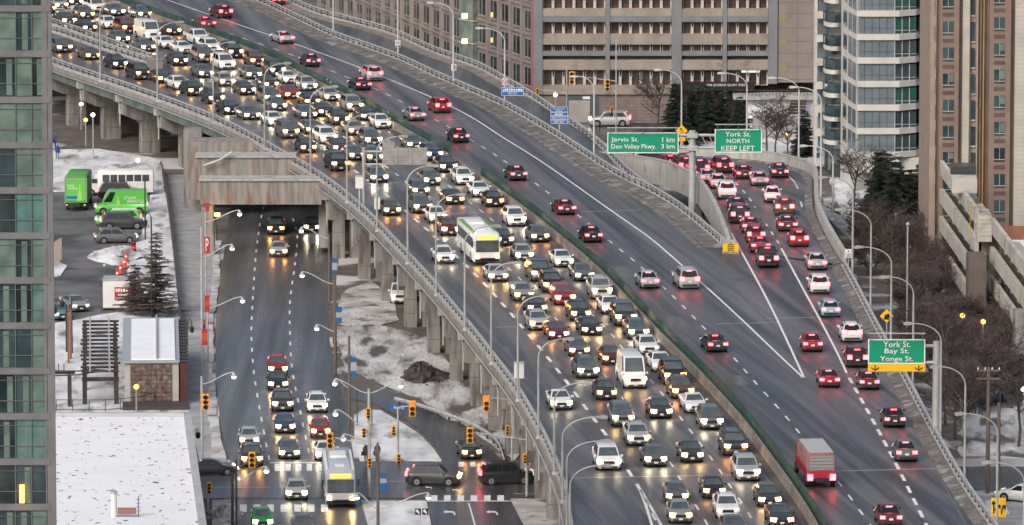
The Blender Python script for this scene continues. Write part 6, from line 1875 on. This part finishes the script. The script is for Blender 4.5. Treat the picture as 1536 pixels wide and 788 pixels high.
# receding left face
e0 = Q(1286, 100, YW); e1 = Vector((Q(1262, 100, YW + 10).x, YW + 10.5, 0)); 
dl = Vector((e1.x - e0.x, e1.y - e0.y, 0)); ang = atan2(dl.y, dl.x); mid = (Vector((e0.x, e0.y, 0)) + e1) / 2
ztop = Q(0, -60, YW).z
MB().prism([(e0.x, e0.y), (e1.x, e1.y), (e1.x + 6, e1.y + 3), (e0.x + 6, e0.y + 6)], 0, ztop).build('side_wall', WHT, t)
nrm = Vector((-dl.y, dl.x, 0)).normalized()
if nrm.y > 0: nrm = -nrm
for i, y in enumerate(ys[:-1]):
    za, zb_ = Q(0, y + 9, YW).z, Q(0, ys[i + 1], YW).z
    for f in (.16, .42, .74):
        c = Vector((e0.x, e0.y, 0)) + dl * f + nrm * .03
        ubox('window', (c.x, c.y, (za + zb_) / 2), (dl.length * .2, .1, (za - zb_) * (1 if f < .7 else .85)), BLIND if f < .7 else GLASSB, t, ang)
# balcony bay
bb = Q(1250, 100, YW + 16)
MB().prism([(e1.x, e1.y), (Q(1238, 100, YW + 18).x, YW + 18), (Q(1238, 100, YW + 18).x + 4, YW + 30), (e1.x + 6, YW + 28)], 0, ztop).build('bay_wall', GLASSB, t)
for i, y in enumerate(ys[:-1]):
    z = Q(0, y + 17, YW + 13).z
    n = 9
    cx_, cy_ = Q(1252, 100, YW + 13).x, YW + 14.5
    pts = [(cx_ + 1.25 * cos(pi + pi * k / (n - 1)), cy_ + 2.6 * sin(pi + pi * k / (n - 1))) for k in range(n)]
    MB().prism(pts, z - .5, z).build('balcony_slab', WHT, t)
    pts2 = [(cx_ + 1.2 * cos(pi + pi * k / (n - 1)), cy_ + 2.5 * sin(pi + pi * k / (n - 1))) for k in range(n)]
    MB().prism(pts2, z, z + 1.0).build('balcony_glass', GLASSB, t)
lx = Q(1232, 100, YW + 18).x
for i, y in enumerate(ys[:-1]):
    ubox('end_slab', (lx - .35, YW + 17, Q(0, y + 6, YW + 17).z), (.9, 1.0, .8), WHT, t)
    ubox('end_window', (lx + .15, YW + 18.3, Q(0, y + 24, YW + 17).z), (1.0, .3, 1.9), BLIND, t)
ubox('end_pier', (lx - .6, YW + 20, ztop / 2), (.35, 2, ztop), WHT, t); ubox('end_pier', (lx + .75, YW + 20, ztop / 2), (.35, 2, ztop), WHT, t)

# brown ribbed tower
YBT = 692.0
t = thing('brown_tower', 'brown and cream ribbed apartment tower at the right', 'building', Q(1460, 400, YBT))
BRN = mat('brick_brown', (.245, .178, .146), (.205, .148, .122), rough=.85, scale=.6)
BRNL = mat('brick_brown_light', (.34, .262, .215), (.29, .222, .182), rough=.85, scale=.6)
CRM = mat('cream_block', (.50, .475, .41), (.42, .395, .34), rough=.85, scale=.5)
BRND = mat('vent_brown', (.12, .085, .08), (.09, .065, .06), rough=.85, scale=1)
prect('core', 1392, 1640, -80, 450, YBT + .6, 18, BRNL, t)
prect('corner_face', 1392, 1406, -80, 450, YBT + .1, 1, BRNL, t)
for x0, x1, m, yy in ((1406, 1440, BRN, -.5), (1480, 1518, BRN, -.5), (1440, 1456, CRM, 0), (1463, 1468, CRM, 0), (1518, 1560, CRM, 0), (1468, 1472, BRN, -.2)):
    prect('rib', x0, x1, -80, 470, YBT + yy, 1.4, m, t)
for x0, x1 in ((1440, 1456), (1518, 1560)):
    for k in range(56): prect('course_joint', x0, x1, -8 + k * 6.5, -7.6 + k * 6.5, YBT - .015, .05, MATS['joint_dark'] if False else mat('cream_joint', (.33, .315, .27), rough=.9), t)
prect('ochre_strip', 1472, 1478, -80, 340, YBT - .25, .4, mat('ochre_panel', (.45, .25, .07), (.38, .2, .06), rough=.7, scale=.5), t)
for k in range(10):
    y = -7 + k * 39.2
    for x0, x1, off_ in ((1414, 1431, 0), (1491, 1507.5, -6)):
        yy = y + off_
        w = prect('window', x0, x1, yy, yy + 21, YBT - .53, .05, GLASSB if k % 3 else GLASS, t)
        f = prect('window_frame', x0 + 8, x0 + 8.8, yy, yy + 17, YBT - .57, .05, STEEL, t)
        prect('window_sill', x0, x1, yy + 17, yy + 18, YBT - .57, .06, CRM, t)
        prect('vent_panel', x0 - .2, x1 + .2, yy + 26, yy + 32, YBT - .53, .05, BRND, t)
        if random.random() < .5: prect('blind', x0 + 9, x1 - .5, yy + 1, yy + 10 + random.random() * 6, YBT - .56, .02, CURT[0], t)
    prect('window', 1456.3, 1462.7, y + 1, y + 30, YBT + .45, .06, GLASSB, t)
    prect('window_sill', 1456, 1463, y + 30, y + 32, YBT + .4, .1, CRM, t)
    prect('slot', 1402, 1403.2, y + 8, y + 30, YBT + .07, .06, BRND, t)
    prect('slot', 1469.6, 1470.6, y + 12, y + 34, YBT - .23, .06, BRND, t)

# stepped concrete terraces in front of the brown tower
t = thing('terraced_block', 'stepped concrete terrace block with ribbon windows at the right', 'building', Q(1480, 520, 640))
TER = mat('terrace_concrete', (.50, .475, .42), (.41, .385, .34), rough=.88, scale=.5, c3=(.26, .24, .21), scale3=.35, lo3=.55, hi3=.7)
def terrace(ax, ay, Ya, bx_, by_, Yb, hpx, thick, rows__, step):
    a, b = Q(ax, ay, Ya), Q(bx_, by_, Yb)
    d = Vector((b.x - a.x, b.y - a.y, 0)); ang = atan2(d.y, d.x); L = d.length
    nrm = Vector((-d.y, d.x, 0)).normalized()
    if nrm.x > 0: nrm = -nrm
    z = min(a.z, b.z); mid = (Vector((a.x, a.y, 0)) + Vector((b.x, b.y, 0))) / 2
    for k in range(rows__):
        zt_ = a.z - k * step
        ubox('balcony_parapet', (mid.x, mid.y, zt_ - .75), (L, thick, 1.5), TER, t, ang)
        c = mid - nrm * 1.0
        ubox('slab', (c.x, c.y, zt_ - 1.65), (L, 2.0, .25), TER, t, ang)
        c = mid - nrm * .8
        n = 6
        for j in range(n):
            q = Vector((a.x, a.y, 0)) + d * ((j + .5) / n) - nrm * .75
            ubox('window', (q.x, q.y, zt_ - 2.2), (L / n * .8, .08, 1.35), GLASSB, t, ang)
            ubox('window_post', (q.x + d.x / n * .5, q.y + d.y / n * .5, zt_ - 2.2), (L / n * .2, .2, 1.4), TER, t, ang)
    c = mid - nrm * 1.6
    ubox('rear_block', (c.x, c.y, (a.z - 2.6) / 2), (L, 1.2, a.z - 2.6), MATS['tower_inside'], t, ang)
terrace(1412, 240, 692, 1466, 304, 655, 22, .4, 4, 2.95)
terrace(1488, 325, 654, 1548, 405, 618, 22, .4, 5, 2.95)
prect('stair_block', 1466, 1488, 324, 363, 653, 5, TER, t)
for k in range(5): prect('block_joint', 1467, 1487, 330 + k * 6, 330.5 + k * 6, 652.98, .05, MATS['joint_dark'], t)
prect('brick_pier', 1471, 1484, 363, 505, 655, 3, mat('brick_brown', (.25, .165, .13)), t)
prect('roof_unit', 1428, 1466, 268, 290, 668, 3, TER, t)
prect('roof_canopy', 1428, 1464, 250, 266, 672, 3, mat('canopy_dark', (.05, .055, .06), rough=.3), t)
prect('planter_wall', 1500, 1560, 340, 372, 648, .4, mat('timber_red', (.27, .11, .065), (.2, .085, .05), scale=1, stretch=(6, 1, 1)), t)
prect('planter_snow', 1518, 1560, 362, 374, 647, 1.5, SNOWC, t)
MB().tube([Q(1455, 352, 650), Q(1455, 309, 650), Q(1475, 308, 650)], .09, 6).build('yellow_pipe', mat('pipe_yellow', (.55, .33, .03), rough=.5), t)
prect('entrance_wall', 1452, 1480, 386, 512, 648, 4, mat('pier_dark', (.14, .115, .105), (.1, .085, .08), rough=.9, scale=.8), t)  # dark wall pier, brown all over
for x0, x1, y0, y1 in ((1522, 1560, 470, 530),): prect('end_wall', x0, x1, y0, y1 + 60, 616, 3, CONC, t)

# ================================================================ TREES
def branch_mesh(seed, H, spread, levels=4, twigs=True, lean=0.0, trunk_r=.16, kids=(5, 5, 6), thin=.016):
    rnd = random.Random(seed)
    tr, tw = MB(), MB()
    def grow(p, d, L, r, lv):
        n = 3 if lv < 2 else 2
        pts = [p]; dd = d.copy()
        for k in range(n):
            dd = (dd + Vector((rnd.uniform(-1, 1), rnd.uniform(-1, 1), rnd.uniform(-.3, .7))) * .16).normalized()
            pts.append(pts[-1] + dd * (L / n))
        r2 = max(r * .5, thin * .6)
        (tr if lv < 2 else tw).tube(pts, r, 5 if lv < 2 else 3, r2=r2, cap=False)
        if lv >= levels: return
        nk = kids[min(lv, len(kids) - 1)]
        for k in range(nk):
            f = rnd.uniform(.3, 1.0) if lv else rnd.uniform(.35, 1.0)
            i = min(int(f * n), n - 1); q = pts[i].lerp(pts[i + 1], f * n - i)
            az = rnd.uniform(0, 2 * pi); el = rnd.uniform(.25, 1.0)
            nd = (dd * el + Vector((cos(az), sin(az), rnd.uniform(-.1, .5))) * spread).normalized()
            grow(q, nd, L * rnd.uniform(.45, .7), max(r * .48, thin), lv + 1)
    grow(Vector((0, 0, 0)), Vector((lean, 0, 1)).normalized(), H * .55, trunk_r, 0)
    return tr, tw
BARK = mat('bark', (.06, .05, .048), (.09, .075, .07), rough=.95, scale=3, local=True)
TWIG = mat('twigs', (.062, .051, .05), (.095, .077, .074), rough=.95, scale=1, local=True)
TWIGR = mat('twigs_reddish', (.075, .053, .05), (.11, .08, .074), rough=.95, scale=1, local=True)
bare = []
for sd, H_, sp in ((11, 9, .8), (12, 9, .9), (13, 8, .75)):
    tr, tw = branch_mesh(sd, H_, sp, 4, kids=(7, 5, 5, 4), thin=.022)
    bare.append((tr.mesh('trunk', BARK, 60), tw.mesh('crown', TWIG)))
shrub = []
for sd in (21, 22, 23):
    tr, tw = MB(), MB()
    rnd = random.Random(sd)
    for k in range(6):
        a, b = branch_mesh(sd * 10 + k, rnd.uniform(3.6, 5.2), .9, 3, trunk_r=.06, lean=rnd.uniform(-.5, .5), kids=(6, 6, 5), thin=.02)
        dx, dy = rnd.uniform(-.9, .9), rnd.uniform(-.9, .9)
        for src, dst in ((a, tr), (b, tw)): dst.add([(v[0] + dx, v[1] + dy, v[2]) for v in src.v], src.f)
    shrub.append((tr.mesh('trunk', BARK, 60), tw.mesh('crown', TWIGR if sd == 22 else TWIG)))
def plant(kind, px, by, hscale, label, name, cat='tree', group=None, z=0.0, rnd=random):
    p = P(px, by, z)
    t = thing(name, label, cat, p, rnd.uniform(0, 6.28), group)
    t.rotation_euler = (rnd.uniform(-.05, .05), rnd.uniform(-.05, .05), t.rotation_euler[2])
    tr, tw = kind
    link('trunk', tr, t, scale=(hscale,) * 3); link('crown', tw, t, scale=(hscale,) * 3)
    return t
plant(bare[0], 1150, 238, .95, 'left of the bare trees behind the keep left sign', 'bare_tree')
plant(bare[1], 1163, 238, .85, 'middle bare tree behind the keep left sign', 'bare_tree')
plant(bare[2], 1182, 236, .7, 'right of the bare trees behind the keep left sign', 'bare_tree')
plant(bare[1], 1281, 312, 1.0, 'tall forked bare tree in front of the white tower', 'bare_tree')
plant(bare[2], 1312, 300, .8, 'bare tree against the white tower base', 'bare_tree')
plant(bare[0], 987, 205, .95, 'bare tree in front of the garage pillar', 'bare_tree')
for k, (px, by, s) in enumerate(sorted([(1432, 660, 1.0), (1418, 640, .9), (1447, 668, .8), (1528, 672, 1.05), (1395, 560, 1.0), (1420, 590, 1.0), (1450, 600, .9), (1470, 612, .85), (1505, 605, 1.0), (1375, 500, .95), (1340, 420, .9)], key=lambda q: q[1])):
    plant(bare[k % 3], px, by, s, f'bare tree on the right bank, {ordinal(k + 1)} from the top of the slope', 'bare_tree', group='bare trees on the right bank')
rnd = random.Random(5)
bank_px = []
while len(bank_px) < 72:
    x, y = rnd.uniform(1290, 1535), rnd.uniform(335, 625)
    # right of the railing, left of / below the terrace
    rx = 1264 + (y - 386) * .57
    if x < rx + 22 or (x > 1405 and y < 400) or (x > 1450 and y < 470): continue
    bank_px.append((x, y))
bank_px.sort(key=lambda q: q[1])
for k, (x, y) in enumerate(bank_px):
    plant(shrub[k % 3], x, y, rnd.uniform(.75, 1.15), f'leafless brown thicket shrub on the right bank, {ordinal(k + 1)} from the top', 'bare_shrub', 'shrub', 'thicket shrubs on the right bank', rnd=rnd)

NEED = mat('needles_dark', (.018, .030, .024), (.032, .048, .036), rough=.9, scale=1.5, local=True)
NEEDB = mat('larch_twigs', (.085, .072, .068), (.12, .10, .094), rough=.95, scale=2, local=True)
def conifer(seed, H, R, m, dens=1.0, droop=.25, twig=.16, th=.05):
    rnd = random.Random(seed)
    tr = MB().tube([(0, 0, 0), (0, 0, H * .5), (0, 0, H * .98)], H * .018 + .05, 7, r2=.02)
    cr = MB()
    z = H * .08
    while z < H * .98:
        f = 1 - z / H
        nb = max(4, int(11 * (f + .25) * dens))
        for k in range(nb):
            az = rnd.uniform(0, 2 * pi); L = R * (f ** .8 + .04) * rnd.uniform(.45, 1.2)
            d = Vector((cos(az), sin(az), 0))
            tip = Vector((0, 0, z)) + d * L + Vector((0, 0, -droop * L + rnd.uniform(-.1, .25)))
            o = Vector((0, 0, z + rnd.uniform(-.1, .1)))
            tr.tube([o, o.lerp(tip, .6) + Vector((0, 0, .08)), tip], .025, 3, r2=.008, cap=False)
            n = max(3, int(L / .16 * dens))
            side = Vector((-d.y, d.x, 0))
            for j in range(n):
                q = o.lerp(tip, (j + .6) / n)
                for s in (-1, 1):
                    w = twig * rnd.uniform(.8, 2.0) * (1.2 - .5 * j / n)
                    e = q + side * (s * w * 1.6) + d * w * .7 + Vector((0, 0, rnd.uniform(-.12, .06)))
                    cr.add([q + Vector((0, 0, th)), q - d * th + Vector((0, 0, -th)), e + Vector((0, 0, -th)), e + d * th + Vector((0, 0, th))], [(0, 1, 2, 3)])
        z += H * .035 + .1
    return tr.mesh('trunk', BARK, 60), cr.mesh('crown', m)
fir = [conifer(31, 7, 2.4, NEED, 1.5, twig=.2), conifer(32, 6, 2.2, NEED, 1.5, twig=.2)]
for k, (px, by, s, w) in enumerate([(1015, 212, 1.0, 'left of the dark firs between the two green signs'), (1040, 206, 1.05, 'tallest of the dark firs between the two green signs'), (1062, 210, .95, 'fir just left of the keep left board'), (1085, 208, .95, 'fir directly behind the keep left board'), (1108, 214, .8, 'fir at the right end of the row behind the keep left board'),
                                 (1028, 222, .8, 'low fir behind the yellow merge diamond'), (1206, 236, .8, 'small dark fir behind the ramp bend'), (1322, 345, 1.45, 'dark fir in front of the white tower base'), (1345, 350, 1.2, 'dark fir right of the tallest fir on the bank'), (1368, 348, 1.15, 'dark fir second from the brown tower corner'), (1386, 345, 1.1, 'dark fir at the brown tower corner')]):
    plant(fir[k % 2], px, by, s, w, 'fir_tree')
larch = conifer(33, 8.8, 3.2, NEEDB, 1.25, .0, .16, .024)
plant(larch, 233, 478, 1.0, 'tall leafless larch beside the rusty fence', 'larch_tree')
larch2 = conifer(34, 5.4, 2.2, NEEDB, 1.25, .0, .16, .024)
plant(larch2, 203, 475, 1.0, 'smaller leafless larch beside the white container', 'larch_tree')
# brown weeds and litter edges under the deck: low tufts nobody could count
mb = MB(); rnd = random.Random(9)
for k in range(1500):
    x, y = rnd.uniform(505, 800), rnd.uniform(470, 640)
    p = P(x, y, .05)
    for j in range(2):
        a = rnd.uniform(0, 6.28); l = rnd.uniform(.1, .4)
        mb.add([p, p + Vector((.04, 0, 0)), p + Vector((cos(a) * l * .6, sin(a) * l * .6, l))], [(0, 1, 2)])
o = mb.build('dry_weeds', mat('dry_weed', (.16, .125, .09), (.1, .08, .065), rough=.95, scale=2)); tag(o, 'sparse dry weeds poking through the snow under the viaduct', 'weeds', kind='stuff')
